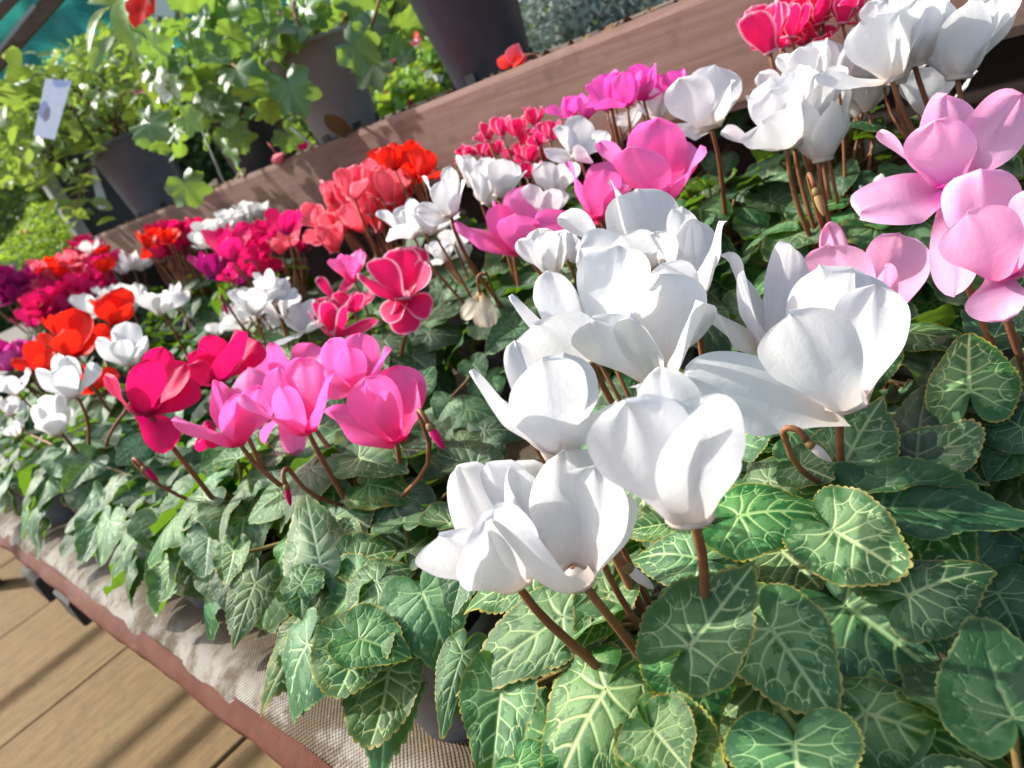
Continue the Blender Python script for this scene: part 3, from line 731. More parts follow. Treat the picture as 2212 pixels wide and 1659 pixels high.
grp('white', 'white cyclamen with a tight flower cluster before the right end of the brown board', [
    fp('D', (480, 735), (400, 400), .050, None, 20), fp('D', (640, 810), (600, 500), .052, None, 20), fp('D', (600, 440), (530, 230), .044, None, 24),
    fp('D', (720, 430), (680, 200), .050, None, 22), fp('D', (850, 600), (800, 430), .046, None, 26), fp('D', (870, 560), (865, 390), .038, None, 26),
    fp('D', (560, 610), (520, 400), .044, None, 24), fp('D', (860, 380), (800, 250), .034, None, 35), fp('D', (920, 1000), (860, 880), .036, [('D', 745, 1130, -.1, 1.0), ('D', 830, 920, -.1, .8), ('D', 940, 860, .2, .8), ('D', 1020, 1110, .0, .7), ('D', 890, 1070, -.3, .7)]),
    fp('D', (880, 790), (900, 690), .030, None, 40),
], ('fine', 'bold'), 18)
grp('white', 'tall white cyclamen rising past the top right of the brown board', [
    fp('D', (1000, 400), (900, 90), .052, None, 18), fp('D', (1110, 330), (1080, 0), .054, None, 22), fp('D', (1330, 395), (1340, 20), .060, None, 22),
    fp('D', (1180, 580), (1150, 330), .048, None, 20), fp('D', (1250, 300), (1200, 60), .050, None, 24), fp('D', (1060, 200), (1000, -60), .05, None, 24),
], ('fine', 'dark'), 18)
grp('edged', 'hot pink cyclamen with white rims at the top edge of the picture', [
    fp('D', (380, 260), (300, 40), .040, None, 24), fp('D', (480, 190), (460, 20), .038, None, 26), fp('D', (620, 120), (580, -40), .038, None, 26), fp('D', (640, 200), (640, 80), .034, None, 50),
    fp('D', (740, 120), (760, -30), .038, None, 26), fp('D', (560, 60), (520, -90), .038), fp('D', (800, 40), (830, -80), .036), fp('D', (430, 240), (440, 130), .032, None, 40),
], ('dark',), 16)
grp('white', 'white cyclamen with a single tall flower against the brown board', [
    fp('G', (1840, 680), (1830, 330), .052, [('G', 1680, 395, -.2, 1.1), ('G', 1860, 320, .1, 1.2), ('G', 1930, 420, -.1, 1.0), ('G', 1770, 345, .3, .5), ('G', 1690, 670, -.1, .6)]),
    fp('G', (1560, 640), (1570, 450), .044, None, 18), fp('G', (1400, 700), (1380, 580), .036, None, 35),
], ('fine', 'dark'), 20)
grp('magenta', 'magenta pink cyclamen with a dense head of flowers against the brown board', [
    fp('G', (1310, 580), (1260, 410), .040, None, 22), fp('G', (1400, 570), (1370, 390), .040, None, 24), fp('G', (1480, 540), (1480, 370), .038, None, 20), fp('G', (1320, 520), (1330, 400), .036),
    fp('G', (1080, 640), (1090, 520), .036, None, 22), fp('G', (1170, 640), (1190, 510), .034, None, 22), fp('G', (1660, 540), (1640, 390), .034, None, 18),
], ('dark',), 16)
grp('edged', 'small flowered pink cyclamen with white rims against the brown board', [
    fp('G', (640, 760), (640, 660), .027, None, 20), fp('G', (720, 740), (700, 640), .027, None, 20), fp('G', (800, 740), (790, 640), .028, None, 22), fp('G', (900, 680), (890, 580), .028, None, 20),
    fp('G', (980, 760), (980, 650), .028, None, 20), fp('G', (540, 850), (540, 790), .026), fp('G', (620, 850), (620, 770), .026), fp('G', (760, 870), (760, 800), .026),
    fp('G', (870, 880), (880, 780), .028, None, 20), fp('G', (830, 800), (850, 710), .026), fp('G', (940, 860), (960, 790), .026, None, 40), fp('G', (860, 960), (850, 860), .026, None, 40), fp('G', (690, 830), (680, 760), .026),
], ('dark',), 14)
grp('white', 'white cyclamen with star shaped flowers left of the big orchid pink one', [
    fp('G', (1130, 850), (1150, 620), .044, [('G', 970, 790, -.1, .7), ('G', 1050, 650, .1, .8), ('G', 1150, 600, .2, 1.1), ('G', 1270, 680, 0, .9), ('G', 1200, 790, -.35, .8)]),
    fp('G', (1010, 1060), (990, 870), .042, None, 26), fp('G', (1010, 1400), (980, 1220), .040, None, 30), fp('G', (960, 1180), (980, 1000), .036, None, 30),
], ('fine', 'dark'), 16)
grp('white', 'white cyclamen with a loose row of flowers in front of the broken board end', [
    fp('G', (560, 1010), (590, 840), .044, None, 24), fp('G', (700, 1060), (740, 860), .046, None, 24), fp('G', (640, 1100), (640, 900), .046, None, 26), fp('G', (440, 1160), (400, 910), .046, [('G', 320, 930, 0, .9), ('G', 430, 870, .2, .5), ('G', 270, 1130, -.1, .8), ('G', 480, 960, 0, .9), ('G', 400, 960, -.3, .8)]),
    fp('G', (240, 1280), (180, 1090), .044, None, 24), fp('G', (350, 1260), (290, 1080), .042, None, 26), fp('G', (500, 1350), (470, 1240), .034, None, 20), fp('G', (400, 1420), (370, 1300), .032, None, 20), fp('G', (790, 1440), (800, 1340), .028, None, 14),
], ('fine', 'dark'), 16)
grp('red', 'scarlet cyclamen against the left end of the longer brown board', [
    fp('G', (60, 900), (50, 810), .034), fp('G', (140, 920), (130, 800), .036), fp('G', (220, 880), (210, 770), .036), fp('G', (290, 960), (310, 810), .036), fp('G', (250, 1000), (270, 900), .034), fp('G', (180, 960), (190, 860), .034), fp('G', (100, 960), (100, 870), .032),
], ('dark',), 14)
grp('coral', 'coral pink cyclamen with upright tulip shaped flowers below the scarlet one', [
    fp('G', (-40, 1080), (-60, 960), .036, None, 13), fp('0', (720, 445), (712, 392), .030, None, 13), fp('0', (765, 430), (757, 360), .034, None, 13), fp('0', (805, 425), (800, 358), .034, None, 14), fp('0', (845, 440), (840, 365), .036, None, 14),
    fp('0', (800, 465), (790, 400), .034, None, 14), fp('0', (822, 500), (812, 438), .034, None, 16), fp('0', (690, 490), (678, 438), .031, None, 14), fp('0', (722, 545), (710, 485), .032, None, 16), fp('0', (868, 450), (866, 385), .034, None, 16),
], ('fine', 'dark'), 16)
grp('edged', 'deep pink cyclamen with white rims standing in the middle of the bench', [
    fp('E', (1060, 350), (1010, 10), .052, [('E', 800, 130, -.05, 1.0), ('E', 900, 40, -.25, .9), ('E', 1040, 0, .1, 1.15), ('E', 1200, 80, 0, 1.0), ('E', 1160, -40, .3, .8), ('E', 900, 460, .1, .9), ('E', 1110, 590, .15, .95), ('E', 1240, 400, .0, .8)]),
    fp('E', (600, 600), (560, 380), .046, [('E', 430, 420, -.1, 1.2), ('E', 690, 370, -.3, .8), ('E', 540, 360, .1, 1.0), ('E', 450, 350, .3, .7), ('E', 880, 480, .05, .7)]),
    fp('E', (600, 360), (560, 240), .042, [('E', 480, 200, .1, .9), ('E', 690, 200, .2, .9), ('E', 840, 320, 0, .9), ('E', 440, 350, 0, .8), ('E', 620, 290, -.3, .8)]),
    fp('E', (720, 450), (740, 270), .040, None, 34),
    fp('E', (720, 240), (680, 40), .044, None, 22, 1, 'orchid'),
], ('fine', 'dark'), 18)
grp('orchid', 'orchid pink cyclamen with tall brown stems at the front edge of the bench', [
    fp('H', (880, 570), (800, 120), .056, [('H', 490, 270, -.1, 1.3), ('H', 690, 70, .2, .85), ('H', 940, -30, .2, 1.1), ('H', 1030, 80, -.30, .9), ('H', 850, 170, -.35, .8)]),
    fp('H', (1410, 480), (1250, -20), .058, [('H', 985, 110, -.1, 1.35), ('H', 1200, 60, -.38, .55), ('H', 1330, -90, .1, 1.2), ('H', 1500, -40, -.10, 1.0), ('H', 1180, -60, .3, 1.0)]),
    fp('H', (2110, 540), (1980, 40), .060, [('H', 1590, 260, 0, 1.2), ('H', 1870, 30, -.33, 1.05), ('H', 1960, 80, -.42, .5), ('H', 2090, -30, .1, 1.2), ('H', 2210, 60, .05, .9)]),
    fp('E', (770, 960), (740, 600), .050, [('E', 585, 610, 0, 1.1), ('E', 760, 575, .2, 1.0), ('E', 905, 640, -.1, 1.1), ('E', 490, 910, .1, .8), ('E', 700, 640, -.3, .8)]),
    fp('E', (300, 990), (280, 660), .054, [('E', 80, 690, .0, 1.1), ('E', 190, 640, .1, 1.0), ('E', 420, 640, .05, 1.2), ('E', 490, 740, .1, .9), ('E', 330, 1410, .0, .85), ('E', 60, 1290, -.1, .6)]),
], ('fine', 'fine', 'bold'), 20)
grp('crimson', 'crimson cyclamen with big flowers left of the orchid pink one at the front', [
    fp('F', (960, 1400), (960, 1010), .056, [('F', 735, 1110, -.1, 1.2), ('F', 990, 1000, -.2, 1.0), ('F', 1090, 940, .3, .7), ('F', 1190, 1020, .1, .8), ('F', 1260, 1150, .2, 1.0), ('F', 1150, 1610, .05, .9)]),
    fp('F', (1450, 1190), (1490, 850), .052, [('F', 1290, 1060, -.05, 1.2), ('F', 1330, 950, .2, .9), ('F', 1570, 805, -.2, 1.2), ('F', 1700, 880, .1, 1.1), ('F', 1440, 850, .3, .9)]),
    fp('F', (1400, 1470), (1430, 1640), .034, None, 12, .8, 'hot', False),
], ('silver', 'fine'), 18)
grp('white', 'small white cyclamen cluster in the middle left of the bench', [
    fp('F', (1720, 740), (1680, 540), .042, None, 30), fp('F', (1800, 640), (1900, 480), .044, None, 30), fp('F', (1640, 700), (1620, 560), .038, None, 30), fp('F', (1640, 820), (1600, 690), .040, None, 26),
    fp('F', (2060, 860), (1990, 660), .044, None, 28), fp('F', (1900, 760), (1850, 600), .042, None, 34), fp('F', (1480, 880), (1440, 790), .034, None, 26), fp('F', (1950, 860), (1930, 760), .030, None, 30),
], ('fine', 'dark'), 16)
grp('hot', 'bright pink cyclamen with a big round head of flowers touched by purple', [
    fp('F', (1560, 380), (1560, 150), .044, None, 30), fp('F', (1700, 330), (1680, 190), .040, None, 34), fp('F', (1640, 480), (1640, 330), .042, None, 40), fp('F', (1760, 470), (1800, 330), .040, None, 36), fp('F', (1560, 520), (1520, 400), .036, None, 36),
    fp('F', (1430, 500), (1400, 320), .040, None, 24, 1, 'purple'), fp('F', (1700, 520), (1740, 420), .036, None, 40, 1, 'purple'), fp('F', (1900, 470), (1920, 390), .030, None, 26, 1, 'purple'),
    fp('F', (1930, 200), (1930, 20), .040, None, 24, 1, 'hot'), fp('F', (1790, 220), (1780, 90), .036, None, 30), fp('F', (1900, 330), (1880, 210), .032, None, 30, 1, 'coral'), fp('F', (1630, 260), (1600, 120), .038, None, 30), fp('F', (2040, 320), (2030, 240), .03, None, 26, 1, 'crimson'),
], ('dark', 'fine'), 14)
grp('white', 'white cyclamen with a long bank of flowers below the pot with the small leaves', [
    fp('0', (450 + 14 * i, 512 - 7 * i + (i % 3) * 8), (444 + 14 * i, 470 - 6 * i + (i % 3) * 7), .034, None, 24) for i in range(9)] + [fp('0', (440 + 16 * i, 535 - 4 * i), (436 + 16 * i, 495 - 4 * i), .034, None, 24) for i in range(4)], ('dark',), 12)
grp('crimson', 'dark crimson pink cyclamen below the left end of the brown board', [
    fp('0', (345 + (i % 5) * 19, 560 - (i // 5) * 22 - (i % 5) * 9), (342 + (i % 5) * 19, 525 - (i // 5) * 22 - (i % 5) * 9), .032, None, 26) for i in range(12)], ('dark',), 12)
grp('red', 'small scarlet cyclamen below the left tip of the brown board', [
    fp('0', (318, 535), (315, 500), .03, None, 26), fp('0', (340, 520), (338, 487), .03, None, 26), fp('0', (362, 525), (360, 490), .03, None, 26), fp('0', (378, 515), (378, 487), .03), fp('0', (328, 558), (325, 528), .03), fp('0', (350, 540), (350, 510), .03)], ('dark',), 12)
grp('red', 'scarlet cyclamen with large flowers at the left, among small white ones', [
    fp('F', (780, 800), (740, 570), .048, [('F', 600, 620, -.05, .8), ('F', 720, 590, .1, 1.0), ('F', 790, 545, .1, 1.0), ('F', 870, 630, -.1, 1.2), ('F', 690, 640, -.3, .8)]),
    fp('F', (480, 1010), (440, 710), .056, [('F', 310, 830, -.05, 1.2), ('F', 430, 800, -.3, .9), ('F', 480, 690, .1, 1.1), ('F', 560, 720, .1, 1.0), ('F', 590, 850, .05, 1.0)]),
    fp('F', (240, 1110), (200, 930), .042, [('F', 85, 1010, 0, 1.2), ('F', 210, 910, .1, 1.1), ('F', 330, 960, 0, 1.0), ('F', 270, 980, -.3, .8), ('F', 360, 1030, .1, .9)]),
    fp('F', (640, 960), (680, 800), .042, None, 40), fp('F', (630, 1250), (650, 1070), .040, None, 30), fp('F', (420, 900), (410, 730), .036, None, 30),
], ('dark', 'fine'), 14)
grp('white', 'white cyclamen flowering low at the left in front of the scarlet one', [
    fp('F', (880, 1070), (850, 820), .046, [('F', 670, 880, -.05, 1.0), ('F', 760, 830, .1, .5), ('F', 850, 785, .1, 1.1), ('F', 950, 860, -.05, 1.2), ('F', 800, 900, -.3, .8)]),
    fp('F', (490, 1290), (420, 1040), .050, [('F', 250, 1080, -.05, 1.2), ('F', 380, 1000, .1, .7), ('F', 450, 1010, .2, .7), ('F', 600, 1040, .05, .9), ('F', 420, 1080, -.3, .9)]),
    fp('F', (380, 1540), (320, 1270), .044, [('F', 240, 1340, -.05, .9), ('F', 300, 1280, .1, .8), ('F', 370, 1250, .1, .6), ('F', 440, 1350, 0, .9), ('F', 330, 1380, -.3, 1.0)]),
    fp('F', (110, 1280), (50, 1110), .044, None, 34), fp('F', (60, 1420), (70, 1300), .036, None, 20), fp('F', (120, 1560), (60, 1470), .034, None, 30),
], ('silver', 'fine'), 16)
grp('white', 'pair of white cyclamen flowers behind the scarlet one at the left', [
    fp('F', (880, 720), (870, 520), .042, None, 28), fp('F', (640, 760), (600, 580), .042, None, 28), fp('F', (700, 620), (690, 540), .034, None, 36)], ('dark', 'fine'), 14)
grp('white', 'white cyclamen with one sideways flower left of the middle, in front of bare soil', [
    fp('F', (1080, 740), (1070, 560), .042, None, 34), fp('F', (1160, 640), (1240, 560), .034, None, 40)], ('dark', 'silver'), 14)
grp('purple', 'purple magenta cyclamen at the far left edge of the bench', [
    fp('0', (12 + (i % 5) * 20, 655 - (i // 5) * 24 - (i % 5) * 5), (10 + (i % 5) * 20, 615 - (i // 5) * 24 - (i % 5) * 5), .034, None, 30) for i in range(11)], ('dark',), 12)
grp('coral', 'coral red cyclamen in a dense mass at the far end of the bench', [
    fp('0', (95 + (i % 6) * 25, 665 - (i // 6) * 23 - (i % 6) * 6), (92 + (i % 6) * 25, 625 - (i // 6) * 23 - (i % 6) * 6), .034, None, 30, 1, ('coral', 'coral', 'hot', 'coral', 'red')[i % 5]) for i in range(22)], ('dark',), 12)
grp('hot', 'crimson pink cyclamen in front of the coral mass at the far end', [
    fp('0', (70 + (i % 5) * 36, 705 - (i // 5) * 26 - (i % 5) * 16), (68 + (i % 5) * 36, 660 - (i // 5) * 26 - (i % 5) * 16), .036, None, 28, 1, ('hot', 'crimson')[i % 2]) for i in range(10)], ('dark', 'fine'), 14)
grp('magenta', 'magenta cyclamen at the far back corner of the bench beside the pale post', [
    fp('0', (170 + (i % 3) * 18, 560 - (i // 3) * 14), (168 + (i % 3) * 18, 530 - (i // 3) * 14), .03, None, 28, 1, 'hot') for i in range(6)] + [fp('0', (225, 590), (222, 555), .03, None, 30, 1, 'red'), fp('0', (250, 575), (250, 545), .03, None, 30, 1, 'coral'), fp('0', (285, 580), (283, 540), .034, None, 30, 1, 'white'), fp('0', (265, 592), (262, 560), .03, None, 34, 1, 'white'), fp('0', (305, 585), (300, 556), .03, None, 34, 1, 'white')], ('dark',), 12)
grp('orchid', 'pale violet pink cyclamen at the left edge behind the low white flowers', [
    fp('F', (60, 1110), (40, 960), .036, None, 30, 1, 'magenta'), fp('F', (200, 960), (180, 890), .034, None, 30, 1, 'magenta'), fp('F', (20, 1060), (0, 900), .034, None, 30, 1, 'purple'), fp('F', (130, 1020), (110, 930), .034, None, 30, 1, 'magenta')], ('dark', 'fine'), 14)

# where each pot stands: under its flowers
G[0]['at'] = (1450, 1330); G[1]['at'] = (1760, 1010)
for g in G:
    pts = []
    for f in g['fl']:
        b = cp(f['c'], *f['b']); t = cp(f['c'], *f['t'])
        ln = max(16.0, math.hypot(t[0] - b[0], t[1] - b[1]))
        f['b2'], f['t2'] = b, t
        f['d'] = FPX * f['L'] * .95 / ln * g['dmul']
    ds = sorted(f['d'] for f in g['fl']); md = ds[len(ds) // 2]
    for f in g['fl']:
        f['d'] = max(md * .86, min(md * 1.16, f['d'])) if len(ds) > 1 else f['d']
        b = f['b2']
        # no flower in front of the bench, behind the board or below the leaves
        p = at_d(*b, f['d'])
        if p.z < FZ + .17: f['d'] = (at_z(*b, FZ + .17) - Vector((0, 0, CZ))).dot(Vector(RC[2]))
        p = at_d(*b, f['d'])
        if p.x > .90: f['d'] = (at_x(*b, .90) - Vector((0, 0, CZ))).dot(Vector(RC[2]))
        if p.y > 3.05:
            r = ray(*b); f['d'] = 3.05 / r.y
        f['P'] = at_d(*b, f['d']); pts.append(f['P'])
    g['xy'] = [sum(p.x for p in pts) / len(pts), sum(p.y for p in pts) / len(pts)]
    g['xy'][0] = max(.195, min(.89, g['xy'][0]))
    if 'at' in g: q = at_z(*g['at'], FZ + .13); g['xy'] = [q.x, q.y]
    g['h'] = max(0.0, min(.05, sum(p.z for p in pts) / len(pts) - FZ - .27))
for g in G:
    # the heads stand about a quarter of a metre over the cover: push a group back until they do
    O_ = Vector((0, 0, CZ)); rs_ = [(f['P'] - O_) for f in g['fl']]
    mx_, my_, mz_ = (sum(r[k] for r in rs_) / len(rs_) for k in range(3))
    want = 1.0
    while want < 1.75 and CZ + mz_ * want > FZ + .262 and mx_ * want < .80 and my_ * want < 2.75 and math.hypot(mx_, my_) > .62: want += .02
    if want > 1.0:
        for f, r in zip(g['fl'], rs_):
            q = want
            if r.x * q > .90: q = .90 / r.x
            if r.y * q > 3.05: q = 3.05 / r.y
            f['d'] *= q; f['P'] = O_ + r * q
        g['xy'] = [max(.195, min(.89, sum(f['P'].x for f in g['fl']) / len(rs_))), sum(f['P'].y for f in g['fl']) / len(rs_)]
        g['h'] = max(0.0, min(.05, sum(f['P'].z for f in g['fl']) / len(rs_) - FZ - .27))
for it in range(60):
    for i, a in enumerate(G):
        for b in G[:i]:
            dx, dy = a['xy'][0] - b['xy'][0], a['xy'][1] - b['xy'][1]; d = math.hypot(dx, dy) + 1e-6
            if d < .145:
                q = (.145 - d) / 2 / d; a['xy'][0] += dx * q; a['xy'][1] += dy * q; b['xy'][0] -= dx * q; b['xy'][1] -= dy * q
        a['xy'][0] = max(.195, min(.89, a['xy'][0]))
import os
for g in G:
    p = new_plant(g['xy'][0], g['xy'][1], g['label'], None, g['h'])
    g['plant'] = p
    dist = math.hypot(p.location.x, p.location.y)
    print('GRP', round(dist,2), [round(c,2) for c in p.location], round(g['h'],2), g['label'][:32])
    near = dist < .95
    lodP = PET_HI if dist < .75 else PET_MID if dist < 1.4 else PET_LO
    lodL = LEAF_MID if dist < 1.3 else LEAF_LO
    for f in g['fl']:
        d = f['d']; L = f['L'] * d / (FPX * f['L'] * .95 / max(16.0, math.hypot(f['t2'][0] - f['b2'][0], f['t2'][1] - f['b2'][1])))
        L = max(.022, min(.085, L))
        base = f['P']; top = at_d(*f['t2'], d - .22 * L)
        pts = None
        if f['p']:
            pts = []; ax, ay = f['t2'][0] - f['b2'][0], f['t2'][1] - f['b2'][1]; al = math.hypot(ax, ay)
            for (c, x, y, dd, wf) in f['p']:
                u_, v_ = cp(c, x, y); q, w_ = u_ - f['b2'][0], v_ - f['b2'][1]
                along = (q * ax + w_ * ay) / al; lat = (q * ay - w_ * ax) / al
                if along > 0 and abs(lat) < .85 * along:
                    k_ = .66 if abs(lat) < .45 * along else .82
                    lat *= k_; u_ = f['b2'][0] + (along * ax + lat * ay) / al; v_ = f['b2'][1] + (along * ay - lat * ax) / al
                pts.append((at_d(u_, v_, d + (dd - .16) * L), dd, wf))
        add_flower(p, base, top - base, L, f['col'] or g['col'], pts, lodP, f['sp'], f['stem'], f['w'])
    gen = [f for f in g['fl'] if not f['p'] and f['stem']]
    if len(gen) >= 4:
        for q in range(max(3, int(len(gen) * (1.3 if dist > 1.2 else .6)))):
            f, f2 = rng.choice(gen), rng.choice(gen); t = U(.25, .75)
            b2 = f['P'] * (1 - t) + f2['P'] * t + Vector((U(.005, .03), U(.005, .04), U(-.012, .006)))
            if b2.x > .91: b2.x = .91
            L = .047 * max(.6, min(1.35, f['d'] / (FPX * .047 * .95 / max(16.0, math.hypot(f['t2'][0] - f['b2'][0], f['t2'][1] - f['b2'][1])))))
            add_flower(p, b2, Vector((U(-.25, .25), U(-.25, .25), 1)), L * U(.85, 1.0), f['col'] or g['col'], None, lodP, f['sp'])
    hero = dist < .62 and p.location.y < .7
    foliage(p, g['n'] + (11 if not hero else 0), g['mats'], lodL, rmax=.110, z1=.150 if hero else .178, z0=.085, size=(.050, .074), stalk=dist < 1.2)
    # folded young leaves in the crown
print('PLANTS', [(round(g['xy'][0], 2), round(g['xy'][1], 2), round(g['h'], 2), g['label'][:30]) for g in G])

# pots in leaf only, or with a few far flowers, filling the rest of the bench
SHORT = ['large front white cyclamen', 'white cyclamen with the flat petal', 'tall crowded white cyclamen', 'three flowered orchid pink cyclamen', 'large pale pink cyclamen', 'half hidden pale pink cyclamen',
         'white cluster under the right board end', 'tall white cyclamen at top right', 'hot pink white rimmed cyclamen at top', 'white cyclamen with the single tall flower', 'magenta head against the board',
         'small flowered white rimmed pink cyclamen', 'star flowered white cyclamen', 'white row by the broken board end', 'scarlet cyclamen by the board', 'coral pink cyclamen', 'deep pink white rimmed cyclamen', 'orchid pink cyclamen at the front',
         'crimson cyclamen at the front', 'small white cluster at middle left', 'bright pink round head', 'long white bank', 'dark crimson pink cyclamen', 'small scarlet cyclamen', 'large flowered scarlet cyclamen',
         'low white cyclamen at the left', 'pair of white flowers', 'white cyclamen with the sideways flower', 'purple magenta cyclamen', 'coral red mass', 'crimson pink far cyclamen', 'magenta cyclamen by the post', 'pale violet pink cyclamen']
fill = []
q = at_z(985, 1560, FZ); FRONT = (max(.205, q.x + .02), q.y)
p = new_plant(FRONT[0], FRONT[1], 'leafy cyclamen without flowers whose bare grey pot shows at the bench front', 'leafy cyclamens between the flowering pots')
foliage(p, 12, ('bold', 'fine'), LEAF_MID, rmax=.085, z0=.125, z1=.155)
fill.append(FRONT)
for row, x in enumerate((.215, .395, .575, .755, .885)):
    y = (-.12 if x > .5 else .06) + (row % 2) * .09
    while y < 3.02:
        q = (x + U(-.02, .02), y + U(-.02, .02))
        if all(math.hypot(q[0] - a[0], q[1] - a[1]) > .135 for a in [g['xy'] for g in G] + fill): fill.append(q)
        y += .175
for (x, y) in fill[1:]:
    dist = math.hypot(x, y)
    if dist < .22: continue
    if y > 2.3 and .3 < x < .7: continue
    gi = min(range(len(G)), key=lambda k: math.hypot(G[k]['xy'][0] - x, G[k]['xy'][1] - y))
    dx, dy = x - G[gi]['xy'][0], y - G[gi]['xy'][1]
    rel = ('behind' if dx > 0 else 'in front of') if abs(dx) > abs(dy) else ('left of' if dy > 0 else 'right of')
    lab = f'leafy cyclamen without flowers, {rel} the {SHORT[gi]}'
    p = new_plant(x, y, lab, 'leafy cyclamens between the flowering pots', 0)
    foliage(p, 23, ('fine', 'dark', 'dark') if dist < 1 else ('dark', 'silver', 'fine', 'dark'), LEAF_MID if dist < 1.1 else LEAF_LO, rmax=.095, z0=.08, z1=.14, stalk=dist < 1.0)

byl = {}
for p in PLANTS: byl.setdefault(p['label'], []).append(p)
for lab, ps in byl.items():
    ps.sort(key=lambda p: p.location.length)
    if len(ps) == 2: ps[0]['label'] = lab + ', nearer one'; ps[1]['label'] = lab + ', farther one'
    elif len(ps) > 2:
        for p, w in zip(ps, ('nearest', 'second', 'third', 'fourth', 'fifth')): p['label'] = lab + ', ' + w

